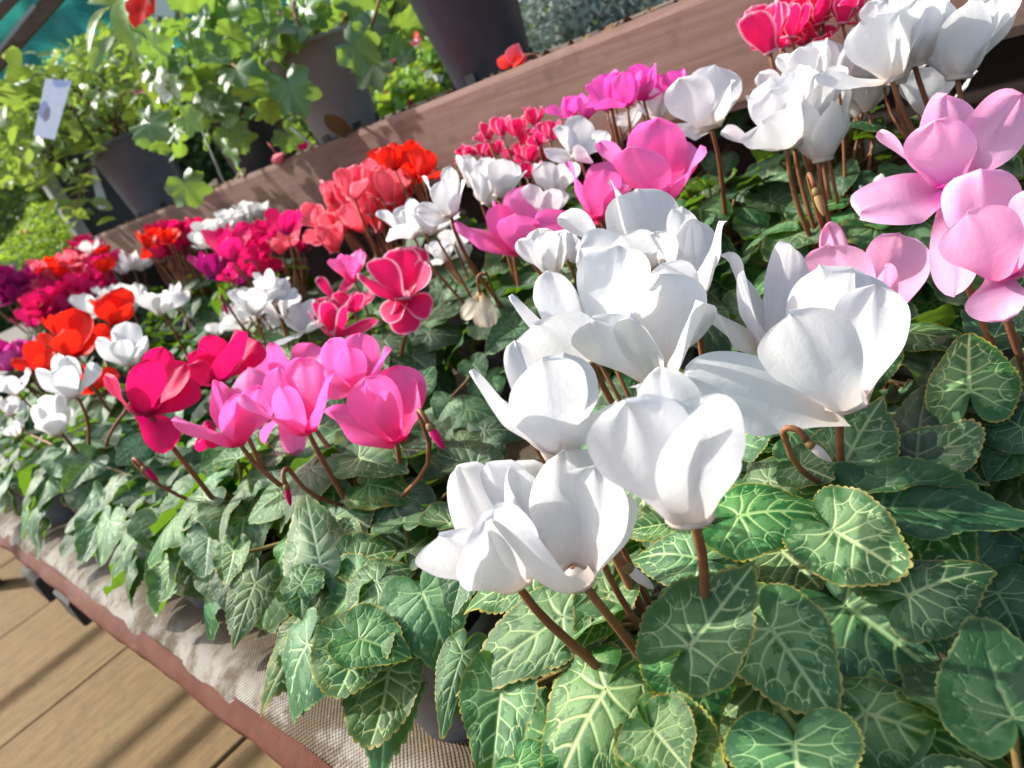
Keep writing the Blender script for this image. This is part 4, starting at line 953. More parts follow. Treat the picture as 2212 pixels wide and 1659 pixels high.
# ------------------------------------------------------------------ the large leaves of the near plants, one by one
HL = [  # crop, stalk x y, tip x y, width px, height over cover, facing, material
    ('I', 480, 1080, 735, 1435, 425, .170, .7, 'bold'), ('I', 345, 612, 742, 540, 350, .178, .7, 'bold'), ('I', 735, 672, 1065, 890, 400, .165, .7, 'bold'),
    ('I', 790, 985, 1236, 1318, 560, .140, .6, 'bold'), ('I', 1050, 945, 1352, 778, 400, .150, .6, 'bold'), ('I', 140, 1155, 405, 850, 430, .192, .55, 'bold'), ('I', 135, 1180, 235, 1420, 400, .158, .6, 'bold'),
    ('I', 930, 580, 1532, 596, 360, .145, .5, 'dark'), ('I', 775, 412, 932, 103, 370, .160, .9, 'bold'), ('I', 1085, 395, 1130, -20, 330, .150, .9, 'dark'), ('I', 1095, 400, 1370, 240, 300, .148, .7, 'bold'),
    ('I', 575, 1555, 600, 1880, 520, .150, .6, 'bold'), ('I', 870, 1430, 1412, 1572, 400, .145, .7, 'bold'), ('I', 5, 1530, 300, 1740, 400, .150, .6, 'bold'), ('I', 1525, 250, 1322, 130, 260, .150, .7, 'dark'), ('I', 1500, 330, 1395, 440, 240, .140, .6, 'dark'),
    ('I', 1230, 1130, 1440, 1490, 420, .115, .5, 'dark'), ('I', 1420, 930, 1560, 1200, 380, .110, .5, 'dark'), ('I', 520, 760, 700, 940, 380, .140, .6, 'bold'), ('I', 330, 300, 300, 60, 300, .150, .8, 'bold'),
    ('I', 560, 270, 800, 170, 260, .165, .7, 'bold'), ('I', 600, 400, 740, 470, 240, .165, .5, 'bold'), ('I', 80, 620, 60, 830, 300, .150, .7, 'bold'), ('I', 1400, 1330, 1560, 1500, 420, .130, .6, 'fine'), ('I', 1300, 60, 1200, 160, 250, .165, .5, 'dark'),
    ('I', 1440, 1540, 1600, 1640, 330, .105, .5, 'dark'), ('I', 1330, 1560, 1300, 1760, 300, .095, .5, 'dark'),
    ('I', 700, 200, 560, 160, 300, .150, .7, 'bold'), ('B', 1830, 1160, 1800, 730, 520, .170, .9, 'bold'), ('B', 2080, 640, 1990, 830, 330, .170, .8, 'dark'), ('B', 1520, 350, 1450, 420, 330, .120, .6, 'dark'), ('B', 1250, 960, 1180, 1170, 300, .150, .8, 'bold'),
    ('C', 805, 1030, 375, 1290, 380, .165, .6, 'bold'), ('C', 690, 850, 400, 930, 260, .172, .6, 'bold'), ('C', 800, 1060, 760, 1270, 280, .160, .6, 'bold'), ('C', 550, 1335, 500, 1710, 300, .150, .7, 'bold'), ('C', 985, 1330, 690, 1760, 480, .152, .7, 'bold'),
    ('C', 1000, 930, 895, 1168, 260, .165, .9, 'bold'), ('C', 1380, 790, 1078, 745, 280, .165, .8, 'bold'), ('C', 1270, 640, 1065, 660, 220, .162, .8, 'bold'), ('C', 1100, 1160, 1090, 1370, 260, .145, .6, 'bold'), ('C', 100, 1140, 10, 1620, 330, .105, .7, 'fine'), ('C', 330, 940, 160, 1160, 320, .120, .5, 'dark'),
    ('C', 400, 830, 340, 1010, 200, .160, .7, 'silver'), ('C', 390, 1180, 290, 1440, 200, .140, .6, 'bold'), ('C', 1180, 1500, 1330, 1680, 340, .155, .6, 'bold'), ('C', 620, 1640, 720, 1760, 260, .140, .6, 'bold'), ('C', 880, 1560, 1000, 1760, 330, .135, .5, 'bold'),
    ('J', 1745, 800, 1590, 925, 290, .155, .6, 'bold'), ('J', 1740, 790, 1880, 700, 280, .155, .6, 'bold'), ('J', 1655, 1065, 1560, 1370, 380, .150, .7, 'bold'), ('J', 1660, 1060, 1880, 1130, 300, .152, .6, 'bold'), ('J', 1480, 720, 1405, 365, 330, .165, 1.6, 'silver'), ('J', 1080, 655, 1055, 815, 170, .150, 1.0, 'bold'),
    ('J', 1390, 810, 1450, 655, 190, .165, 1.0, 'bold'), ('J', 1390, 830, 1390, 945, 200, .160, 1.0, 'bold'), ('J', 1180, 800, 1070, 1070, 220, .130, 1.2, 'bold'), ('J', 1430, 1000, 1185, 1290, 250, .135, 1.0, 'bold'), ('J', 1800, 1200, 1720, 1612, 380, .105, .7, 'bold'),
    ('J', 880, 600, 725, 840, 180, .120, 1.0, 'fine'), ('J', 920, 380, 870, 610, 330, .150, .9, 'fine'), ('J', 480, 450, 395, 740, 200, .125, 1.0, 'silver'), ('J', 830, 520, 655, 710, 160, .135, 1.0, 'silver'), ('J', 420, 240, 300, 350, 200, .165, .9, 'silver'), ('J', 640, 170, 530, 240, 160, .175, .9, 'silver'),
    ('J', 1560, 300, 1450, 330, 220, .165, .8, 'bold'), ('J', 1700, 190, 1780, 240, 260, .170, .7, 'fine'), ('J', 1300, 300, 1240, 500, 260, .160, 1.1, 'bold'), ('J', 1800, 420, 1780, 610, 300, .150, .8, 'dark'), ('J', 1100, 150, 960, 280, 240, .150, .8, 'fine'), ('J', 620, 560, 560, 600, 220, .120, .8, 'fine'),
    ('J', 1440, 1150, 1400, 1360, 260, .115, .9, 'fine'), ('J', 1000, 760, 1010, 880, 200, .115, 1.0, 'fine'), ('J', 1200, 380, 1140, 450, 200, .150, .9, 'fine'), ('J', 1560, 620, 1640, 500, 220, .160, .7, 'bold'), ('J', 1640, 700, 1820, 640, 260, .155, .6, 'bold'),
    ('D', 330, 930, 180, 960, 220, .165, .8, 'silver'), ('D', 330, 940, 520, 860, 240, .165, .8, 'silver'), ('D', 120, 800, 100, 880, 190, .185, .8, 'fine'), ('D', 220, 640, 70, 680, 200, .195, .7, 'fine'), ('D', 20, 950, 60, 1050, 180, .17, .7, 'fine'), ('D', 130, 1090, 250, 1080, 150, .16, .7, 'fine'),
    ('D', 430, 1100, 300, 1150, 260, .165, .8, 'bold'), ('D', 500, 1230, 290, 1290, 260, .16, .8, 'bold'), ('D', 1600, 760, 1500, 800, 240, .19, .8, 'fine'), ('D', 1180, 1200, 1040, 1370, 260, .14, .7, 'dark'), ('D', 790, 860, 790, 960, 170, .17, .8, 'bold'),
    ('E', 1370, 1060, 1290, 1160, 240, .165, .8, 'silver'), ('E', 1170, 950, 1260, 800, 200, .165, .8, 'silver'), ('E', 1600, 1250, 1870, 1200, 260, .140, .7, 'dark'), ('E', 1560, 1480, 1210, 1390, 300, .150, .8, 'fine'), ('E', 1820, 560, 1620, 700, 240, .165, .7, 'dark'), ('E', 1230, 600, 1480, 560, 230, .16, .7, 'dark'),
    ('E', 1330, 300, 1290, 460, 170, .175, 1.0, 'silver'), ('E', 1780, 200, 1720, 330, 190, .17, .8, 'fine'), ('E', 880, 1500, 800, 1380, 280, .165, .9, 'fine'), ('E', 1450, 1330, 1590, 1290, 200, .155, .7, 'bold'), ('E', 1650, 1340, 1680, 1300, 120, .15, .7, 'silver'), ('E', 1530, 800, 1600, 900, 200, .15, .7, 'dark'),
]
gp = [g for g in G] 
for i, (c, px, py, tx, ty, wpx, zz, face, mt) in enumerate(HL):
    a = cp(c, px, py); b = cp(c, tx, ty)
    P = at_z(*a, FZ + zz); O = Vector((0, 0, CZ))
    nrm = (Vector((0, 0, 1)) + (O - P).normalized() * face).normalized()
    r = ray(*b); T = O + r * ((P - O).dot(nrm) / r.dot(nrm))
    size = max(.022, min(.095, (T - P).length / .82)); depth = (P - O).dot(Vector(RC[2]))
    wreal = wpx * CROPS[c][2] * PW / 2500.0 * depth / FPX
    owner = min(PLANTS, key=lambda q: math.hypot(q.location.x - P.x, q.location.y - P.y))
    me = (LEAF_HI if depth < .75 else LEAF_MID)[i % 8]
    add_leaf(owner, P, T - P, nrm + Vector((U(-.12, .12), U(-.12, .12), 0)), size, max(.55, min(1.5, wreal / (size * 1.0))), mt, me)

# ------------------------------------------------------------------ buds on crook stems and spent flowers
def plant_of(i): return G[i]['plant']
def bud(i, tip, pt_, d, col, size, wither=False):
    a = at_d(*cp(*tip), d); b = at_d(*cp(*pt_), d)
    return add_bud(plant_of(i), a, b - a, col, size)
bud(17, ('E', 1170, 1130), ('E', 1330, 1390), .56, 'hot', .0125)
bud(2, ('C', 645, 245), ('C', 740, 390), .44, 'white', .0120)
bud(0, ('C', 860, 320), ('C', 880, 400), .42, 'white', .0110)
bud(0, ('C', 960, 775), ('C', 1090, 880), .385, 'white', .0110)
bud(18, ('J', 620, 240), ('J', 740, 355), .78, 'crimson', .0125)
bud(17, ('J', 1340, 280), ('J', 1360, 370), .62, 'crimson', .010)
bud(6, ('D', 570, 900), ('D', 640, 1110), .58, 'faded', .0125)
bud(1, ('I', 530, 270), ('I', 590, 320), .42, 'white', .010)
bud(20, ('F', 1500, 620), ('F', 1530, 690), 1.1, 'crimson', .011)
def hang(i, top, tips, d, col):
    p = plant_of(i); b = at_d(*cp(*top), d)
    tt = [(at_d(*cp(*q), d + dd * .04), dd, .8) for q, dd in tips]
    ax = (tt[0][0] - b) * -1
    L = (tt[0][0] - b).length
    add_flower(p, b, -ax, L, col, tt, PET_MID, stem=False)
    pts = bez(p.location + Vector((0, 0, .10)), p.location + Vector((0, 0, .16)), b + Vector((0.012, -.012, .03)), b + Vector((0.008, -.008, .018)), 8) + bez(b + Vector((0.008, -.008, .018)), b + Vector((0.004, -.004, .026)), b + Vector((-.001, .001, .014)), b, 5)[1:]
    o = MB().tube([q - p.location for q in pts], .0016, 6).obj('flower_stem', M_STEM, p)
hang(13, ('E', 1590, 330), [(('E', 1450, 500), .2), (('E', 1640, 560), -.2), (('E', 1540, 540), .1)], .80, 'faded')

# ------------------------------------------------------------------ plants and pots on the upper shelf
def proj(P):
    q = RC @ np.array(P - Vector((0, 0, CZ))); return q[0] / q[2] * FPX + PW / 2, q[1] / q[2] * FPX + PH / 2, q[2]
def green(name, a, b, under, trans, tc, rough=0.34, scale=30):
    k = NT(name); r = k.rand(); ob = k.coord('Object')
    uv = k.n('ShaderNodeSeparateXYZ'); k.l(k.coord('UV'), uv.inputs[0])
    n = k.noise(scale, 4, 0.6, ob)
    c = k.mix(k.smooth(n, .3, .7), a, b)
    va = k.math('ABSOLUTE', k.math('SUBTRACT', uv.outputs[1], 0.5))
    c = k.mix(k.math('MULTIPLY', k.smooth(va, .05, .01), .5), c, tuple(min(.5, x * 2.2) for x in b))
    hs = k.n('ShaderNodeHueSaturation'); k.l(c, hs.inputs['Color'])
    k.l(k.math('MULTIPLY_ADD', k.math('FRACT', k.math('MULTIPLY', r, 5.3)), .05, .475), hs.inputs['Hue']); k.l(k.math('MULTIPLY_ADD', r, .7, .65), hs.inputs['Value'])
    bf = k.n('ShaderNodeNewGeometry').outputs['Backfacing']
    k.base(k.mix(bf, hs.outputs[0], under)); k.rough(rough, .5)
    k.translucent(tc, trans, k.bump(n, .25, .004)); return k.m
MG_BEG = green('begonia leaf green', (0.048, 0.140, 0.046), (0.095, 0.200, 0.075), (0.17, 0.30, 0.06), .30, (0.32, 0.52, 0.06), .34)
MG_SML = green('small leaf green', (0.070, 0.160, 0.045), (0.14, 0.245, 0.07), (0.18, 0.30, 0.06), .34, (0.38, 0.54, 0.07), .44)
MG_STR = green('strap leaf green', (0.075, 0.16, 0.045), (0.14, 0.24, 0.05), (0.22, 0.30, 0.04), .42, (0.46, 0.56, 0.02))
MG_DK = green('dark foliage', (0.040, 0.090, 0.035), (0.075, 0.14, 0.045), (0.08, 0.15, 0.04), .28, (0.25, 0.40, 0.04), .45)
MG_FRN = green('ferny foliage', (0.10, 0.22, 0.03), (0.19, 0.33, 0.05), (0.2, 0.34, 0.05), .35, (0.42, 0.60, 0.04), .5)
MG_SLV = green('silver grey foliage', (0.20, 0.27, 0.23), (0.30, 0.37, 0.33), (0.28, 0.34, 0.30), .15, (0.3, 0.38, 0.3), .6)
MG_HDG = green('hedge foliage', (0.060, 0.125, 0.045), (0.11, 0.19, 0.06), (0.10, 0.18, 0.05), .35, (0.32, 0.46, 0.06), .5)
M_TWIG = plain('brown twig', (0.16, 0.075, 0.04), 0.7, 0.3, (0.24, 0.11, 0.05), 40)
def ovate_mesh(nu=6, nv=4, w=.25, droop=-.12, fold=.25, seed=0, tipx=1.0):
    rs = np.random.RandomState(seed); V = []; F = []; uv = []
    for i in range(nu + 1):
        u = i / nu; h = w * (math.sin(math.pi * min(1, u ** .8)) ** .8 + .02)
        for j in range(nv + 1):
            v = -1 + 2 * j / nv
            V.append((v * h, u, droop * u * u + fold * abs(v) * h + rs.uniform(-.012, .012))); uv.append((u, j / nv))
    n = nv + 1
    for i in range(nu):
        for j in range(nv): F.append((i * n + j, i * n + j + 1, (i + 1) * n + j + 1, (i + 1) * n + j))
    return mesh_np('leaf', V, F, MG_SML, True, uv)
def lobed_mesh(seed, lobes=5, R=7, A=60):
    rs = np.random.RandomState(seed); ph = np.linspace(-172, 172, A + 1)
    r = .46 * (1 + .11 * np.cos(np.radians(ph) * lobes)) * (1 + .10 * np.cos(np.radians(ph))) * (1 + .09 * np.abs(np.sin(np.radians(ph * 13)))) * np.interp(np.abs(ph), [0, 140, 172], [1.05, .95, .35]) * (1 + rs.uniform(-.06, .06, A + 1))
    V = []; F = []; uv = []
    k1, k2 = rs.uniform(0, 6, 2)
    for i in range(R + 1):
        t = .02 + .98 * i / R
        for j in range(A + 1):
            a = math.radians(ph[j]); x, y = r[j] * t * math.sin(a), r[j] * t * math.cos(a)
            z = -.35 * (x * x + y * y) + .07 * t ** 3 * math.sin(3 * a + k1) + .05 * t ** 3 * math.sin(7 * a + k2) + .14 * abs(x)
            V.append((x, y, z)); uv.append((t, abs((ph[j] / 72.0 + .5) % 1.0)))
    n = A + 1
    for i in range(R):
        for j in range(A): F.append((i * n + j, (i + 1) * n + j, (i + 1) * n + j + 1, i * n + j + 1))
    me = mesh_np('leaf', V, F, MG_BEG, True, uv)
    if me.polygons[len(me.polygons) // 2].normal.z < 0: me.flip_normals()
    return me
OV = [ovate_mesh(6, 4, .26, -.2, .3, i) for i in range(4)]
STRAP = [ovate_mesh(12, 4, .14, -.55, .5, 10 + i) for i in range(3)]
LOB = [lobed_mesh(i, 5 if i % 2 else 7) for i in range(5)]
def rdir(zlo=-1, zhi=1):
    a = U(0, 2 * math.pi); z = U(zlo, zhi); r = math.sqrt(max(0, 1 - z * z)); return Vector((r * math.cos(a), r * math.sin(a), z))
def leaf_at(par, P, ydir, up, size, me, mat, w=1.0, name='leaf'):
    return obj(name, me, par, frame(P - par.location, ydir, up, size * w, size, size), mat)
def big_pot(name, c, rb, rt, h, mat, label):
    """a rooted pot is one thing with its plant"""
    p = empty(name, c, label, 'potted plant', 'big pots on the upper shelf')
    t = .006
    prof = [(rb - t, .004), (rb, 0), (rb + .002, .004), (rb + (rt - rb) * .86, h * .86), (rt - .001, h * .875), (rt, h - .012), (rt + .004, h - .010), (rt + .004, h), (rt - t, h), (rt - t - .004, h * .86), (rb, h * .5)]
    MB().lathe(prof, 40).obj('pot', mat, p)
    MB().lathe([(.001, h * .885), (rt * .5, h * .89), (rt - t - .002, h * .87)], 24).obj('soil', M_SOIL, p)
    for k in range(6):
        a = k * math.pi / 3 + .2
        M = Matrix.Rotation(a, 4, 'Z') @ Matrix.Translation((rb + .0035, 0, .006))
        b = MB().box(-.003, .003, -.010, .010, -.004, .012).mesh('drain_slot', M_BLACK, False); obj('drain_slot', b, p, M)
    return p
def at_shelf(u, v, x): q = at_x(u, v, x); q.z = ST - .0035; return q
pA = big_pot('potted_fuchsia', at_shelf(343, 434, 1.10), .085, .122, .245, M_POTD, 'big dark grey pot of bushy small leaved fuchsia at the left end of the shelf')
M_POTB = plain('blackish plastic pot', (0.034, 0.036, 0.046), 0.42, 0.4, (0.050, 0.053, 0.066), 10, 0.2, 40, 0.0015)
pB = big_pot('potted_begonia', at_shelf(575, 352, 1.10), .080, .105, .215, M_POTB, 'dark pot of begonia partly hidden behind a lobed leaf, middle of the shelf')
pC = big_pot('potted_begonia', at_shelf(748, 272, 1.085), .070, .098, .20, M_POTG, 'mid grey pot of begonia with a brown dead leaf hanging on its side')
pD = big_pot('potted_begonia', at_shelf(1056, 130, 1.09), .072, .104, .26, M_POTB, 'tall dark pot at the top edge with a fallen coral flower at its foot')
def stems(par, top, ends, mat=M_TWIG, r=.004):
    for e in ends:
        a = Vector((U(-.03, .03), U(-.03, .03), top)); b = e - par.location
        MB().tube(bez(a, a + Vector((0, 0, .12)), b + Vector((U(-.05, .05), U(-.05, .05), .06)), b, 8), [r * (1 - .06 * k) for k in range(9)], 6).obj('stem', mat, par)
def foliage_stuff(par, name, pts_fn, n, size, mat, w=(.3, .5), zl=-.6, zh=.8):
    V = []; F = []
    for i in range(n):
        P = pts_fn() - (par.location if par else Vector()); y = rdir(zl, zh); x = y.cross(rdir()).normalized(); s_ = U(*size); w_ = U(*w) * s_; k = len(V); zz = x.cross(y) * s_ * .12
        V += [P, P + y * s_ * .5 + x * w_ + zz, P + y * s_, P + y * s_ * .5 - x * w_ + zz]; F += [(k, k + 1, k + 2), (k, k + 2, k + 3)]
    o = mesh_np(name, V, F, mat, False, [(0, .8), (.5, 1), (1, .8), (.5, .75)] * n); ob = obj(name, o, par); ob['kind'] = 'stuff'; return ob
# fuchsia: small ovate leaves in a loose mound and trailing shoots
n = 0; tries = 0; ends = []
while n < 285 and tries < 6000:
    tries += 1
    u, v = U(-70, 345), U(60, 520)
    if v > 520 - .15 * u and u > 60: continue
    inside = (u < 330 and v < 330 - .45 * max(0, u - 160)) or (u < 235 and v < 505 and u > 25 + (v - 330) * .55)
    if not inside: continue
    if 165 < u and v > 318 - .42 * (u - 175) + 8: 
        if not (u < 250 and v > 440 and U(0, 1) < .4) and not (u < 200): continue
    if v < 150 - .55 * u + 20 and U(0, 1) < .75: continue
    d = pA_d = U(2.15, 2.85)
    P = at_d(u, v, d)
    if P.z < ST + .01 and P.x > .95: continue
    yd = rdir(-.7, .3); up = (Vector((0, 0, 1)) + rdir() * .8)
    leaf_at(pA, P, yd, up, U(.045, .080), rng.choice(OV), MG_SML, U(.9, 1.3)); n += 1
    if n % 16 == 0: ends.append(P)
stems(pA, .21, ends, r=.0035)
def fu():
    while True:
        u, v = U(-60, 330), U(70, 400)
        if v > 318 - .42 * (u - 175) and u > 165: continue
        if v < 150 - .55 * u + 30: continue
        if v > 330 and u > 60 + (v - 330): continue
        return at_d(u, v, U(2.3, 2.95))
foliage_stuff(pA, 'small_foliage', fu, 1500, (.022, .05), MG_SML, (.3, .45))
for (u, v, d, c) in ((305, 196, 2.2, 'orchid'),):
    P = at_d(u, v, d)
    for k in range(4): leaf_at(pA, P, rdir(-.9, .1), rdir(), .03, OV[k % 4], PETAL[c], 1.3, 'petal')
explicit = [(625, 185, 1.5, .105, (-.1, -.2, -1), (-.5, -.3, .6)), (765, 100, 1.42, .088, (.3, -.3, -.5), (-.6, -.75, .4)), (800, 65, 1.5, .08, (.3, .2, .6), (-.5, -.7, .5)), (590, 75, 1.5, .09, (.6, -.4, .2), (-.3, -.3, .9)),
            (480, 90, 1.6, .075, (-.3, .2, .6), (-.4, -.2, .9)), (440, 215, 1.6, .08, (-.2, .1, -.9), (-.6, -.1, .5)), (400, 400, 1.95, .10, (0, 0, -1), (-.6, -.6, .3)), (500, 290, 1.7, .085, (.2, .1, -.8), (-.7, -.5, .4)), (560, 190, 1.62, .09, (-.2, .2, -.8), (-.5, -.2, .7)),
            (620, 290, 1.75, .075, (.2, -.2, -.9), (-.7, -.6, .3)), (530, 20, 1.55, .08, (.2, .1, .9), (-.5, -.3, .8)), (660, 20, 1.5, .085, (.4, -.2, .4), (-.4, -.3, .9)), (345, 190, 1.7, .07, (-.4, .4, -.6), (-.5, 0, .8)), (495, 325, 1.6, .075, (-.1, .1, -1), (-.6, .1, .5))]
for (u, v, d, s_, yd, up) in explicit:
    par = pD if u > 700 else pC if u > 560 else pB
    leaf_at(par, at_d(u, v, d), Vector(yd), Vector(up), s_, rng.choice(LOB), MG_BEG, U(.9, 1.15))
n = 0; ends = {pB: [], pC: [], pD: []}
while n < 185:
    u, v = U(320, 880), U(-60, 350)
    if u > 690 and v > 165 - (u - 690) * .12: continue
    if u > 610 and v > 120 and u < 700: continue
    if u > 640 and v > 85 and u < 720: continue
    if v > 330 - .35 * (u - 330): continue
    if 690 < u < 860 and v > 60 and U(0, 1) < .6: continue
    d = U(1.45, 2.0); P = at_d(u, v, d)
    par = pD if u > 720 else pC if u > 560 else pB
    leaf_at(par, P, rdir(-.9, .4), Vector((-.2, .1, .7)) + rdir() * .8, U(.045, .092), rng.choice(LOB), MG_BEG, U(.85, 1.2)); n += 1
    if n % 9 == 0: ends[par].append(P)
for q, e in ends.items(): stems(q, .19, e, r=.005)
for (u0, v0, u1, v1, d, w) in ((238, 15, 155, 66, 1.9, 1.3), (270, -10, 255, 85, 1.8, 2.1), (330, 45, 262, 172, 1.72, 1.35), (296, 120, 335, 232, 1.72, .9), (190, 5, 255, -20, 2.0, 1.3)):
    a, b = at_d(u0, v0, d), at_d(u1, v1, d - .05)
    leaf_at(pB, a, b - a, Vector((-.5, -.3, .8)), (b - a).length, rng.choice(STRAP), MG_STR, w)
def bloom(par, P, r, mat, k=5, face=Vector((-.6, -.6, .4))):
    f = face.normalized(); s_ = f.orthogonal().normalized(); t_ = f.cross(s_)
    for i in range(k):
        a = 2 * math.pi * i / k + U(-.2, .2); dr = s_ * math.cos(a) + t_ * math.sin(a) + f * .25
        leaf_at(par, P, dr, f, r * U(.85, 1.15), OV[i % 4], mat, 1.9, 'petal')
bloom(pB, at_d(368, 190, 1.62), .036, PETAL['white'], 4)
bloom(pB, at_d(302, 22, 1.75), .042, PETAL['red'], 4)
bloom(pB, at_d(345, 0, 1.75), .032, PETAL['red'], 4)
# dead leaf on the grey pot's side
dl = leaf_at(pC, at_d(700, 250, 1.585), Vector((.25, -.35, -.7)), Vector((-.6, -.6, .2)), .075, STRAP[0], plain('dead leaf', (.10, .06, .02), .8, .2, (.16, .10, .03), 40), 1.6); dl['label'] = 'withered brown leaf'

# plant labels on stakes
def card(name, label, cs, d, mat, stake=None, t=.0012, dd=(0, 0, 0, 0)):
    P = [at_d(*c, d + e) for c, e in zip(cs, dd)]
    c0 = sum(P, Vector()) / 4
    root = empty(name, c0, label, 'plant label')
    nrm = (P[1] - P[0]).cross(P[3] - P[0]).normalized()
    V = [p - c0 for p in P] + [p - c0 + nrm * t for p in P]
    F = [(0, 1, 2, 3), (7, 6, 5, 4), (0, 4, 5, 1), (1, 5, 6, 2), (2, 6, 7, 3), (3, 7, 4, 0)]
    uv = [(0, 1), (1, 1), (1, 0), (0, 0)] * 2
    obj('card', mesh_np('card', V, F, mat, False, uv), root)
    if stake:
        a, b = at_d(*stake[0], d + .02), at_d(*stake[1], d + stake[2])
        MB().tube([a - c0, b - c0], .003, 6).obj('stake', M_BLACK, root)
    return root
def card_mat():
    k = NT('printed plant card'); sx = k.n('ShaderNodeSeparateXYZ'); k.l(k.coord('UV'), sx.inputs[0])
    x, y = sx.outputs[0], sx.outputs[1]
    n = k.noise(5, 3, .5, k.coord('UV'))
    def blob(cx, cy, rx, ry):
        q = k.math('ADD', k.math('POWER', k.math('DIVIDE', k.math('ABSOLUTE', k.math('SUBTRACT', x, cx)), rx), 2.0), k.math('POWER', k.math('DIVIDE', k.math('ABSOLUTE', k.math('SUBTRACT', y, cy)), ry), 2.0))
        return k.smooth(k.math('ADD', q, k.math('MULTIPLY', k.math('SUBTRACT', n, .5), .8)), 1.1, .7)
    c = k.mix(k.smooth(n, .35, .7), (.86, .86, .87), (.80, .80, .84))
    c = k.mix(blob(.62, .96, .34, .10), c, (.45, .50, .68)); c = k.mix(blob(.22, .47, .24, .16), c, (.40, .43, .62)); c = k.mix(blob(.40, .40, .16, .14), c, (.30, .26, .27))
    k.base(c); k.rough(.22, .6); return k.m
card('plant_label', 'shiny white plant card with blue patches on a black stake', [(98, 170), (155, 174), (118, 302), (72, 292)], 2.10, card_mat(), ((158, 240), (208, 318), .22))
card('plant_label', 'pale grey green plant tag at the top edge among strap leaves', [(336, -40), (381, -40), (377, 38), (334, 33)], 1.62, plain('pale tag', (.42, .46, .38), .4, .4))
card('plant_label', 'blank pale tag tucked behind the dark fuchsia pot', [(196, 366), (206, 362), (236, 448), (212, 452)], 2.52, plain('grey tag', (.46, .50, .50), .4, .4))
M_CLEAR = plain('translucent plastic stake', (.36, .38, .37), .25, .5)
for (a, b, d, lab) in (((418, 235), (482, 392), 1.9, 'thin grey plastic stake between the fuchsia pot and the dark begonia pot'), ((628, 275), (678, 318), 1.62, 'thin white plastic stake leaning on the mid grey pot')):
    o = MB().tube([at_d(*a, d), at_d(*b, d)], .003, 5).obj('plant_stake', M_CLEAR); tag(o, lab, 'stake')

# fallen things on the board's edge
def fallen(name, label, P, cols, k, s_, cat='fallen flower'):
    r = empty(name, P, label, cat)
    for i in range(k):
        a = U(0, 6.28); leaf_at(r, P + Vector((0, 0, .004)), Vector((math.cos(a) * .5, math.sin(a), U(.1, .9))), Vector((-.6, -.5, .5)) + rdir() * .4, s_ * U(.8, 1.2), OV[i % 4], PETAL[cols[i % len(cols)]], 1.7, 'petal')
    return r
P = at_x(1100, 120, .985); P.z = ST + .001
fb = fallen('fallen_begonia_flower', 'fallen coral begonia flower on the board beside the tall dark pot', P, ('coral', 'red'), 6, .030)
MB().tube([Vector((0, 0, .006)), Vector((.004, -.03, .01)), Vector((.006, -.055, .004))], .0016, 6).obj('flower_stem', M_STEM, fb)
P = at_x(605, 345, .985); P.z = ST + .004
ff = empty('fallen_fuchsia_bud', P, 'fallen pink fuchsia bud with its thin stalk lying on the shelf edge', 'fallen flower')
Mx = Matrix.Translation((0, 0, .006)) @ Matrix.Rotation(math.radians(82), 4, 'X')
obj('petal', MB().lathe([(.001, -.034), (.008, -.026), (.011, -.010), (.009, .004), (.005, .014), (.004, .036), (.001, .040)], 10, Mx).mesh('petal', PETAL['coral']), ff)
MB().tube([Vector((0, 0, .008)), Vector((.002, .012, .028)), Vector((.004, .022, .046))], .0016, 6).obj('stalk', PETAL['coral'], ff)
for (u, v, nm, lab, c) in ((470, 412, 'fallen_petal', 'small cream petal on the shelf edge right of the fuchsia pot', 'faded'), (527, 392, 'fallen_petal', 'pale yellowish petal on the shelf edge below the hanging lobed leaf', 'faded'), (645, 292, 'fallen_petal', 'tiny magenta petal at the foot of the mid grey pot', 'hot')):
    P = at_x(u, v, .99); P.z = ST + .002
    fallen(nm, lab, P, (c,), 3, .018, 'fallen petal')
MD = plain('dry leaf debris', (.16, .10, .04), .9, .2, (.09, .06, .03), 60)
mb = MB()
for i in range(260):
    y = U(.3, 3.1); P = Vector((U(.992, 1.09), y, ST - .001)); a = U(0, 6.28); s_ = U(.003, .010); dx = Vector((math.cos(a), math.sin(a), U(-.1, .5))) * s_; dy = Vector((-math.sin(a), math.cos(a), U(-.1, .6))) * s_ * .6
    mb.add([P - dx - dy, P + dx - dy, P + dx + dy + Vector((0, 0, .003)), P - dx + dy], [(0, 1, 2, 3)])
o = mb.obj('leaf_litter', MD); tag(o, 'dry leaf crumbs scattered along the top of the shelf boards', 'leaf litter', kind='stuff')

# ------------------------------------------------------------------ the garden beyond the shelf
def ell(c, r):
    def f():
        d = rdir(); return Vector((c.x + d.x * r[0] * U(.5, 1), c.y + d.y * r[1] * U(.5, 1), c.z + d.z * r[2] * U(.5, 1)))
    return f
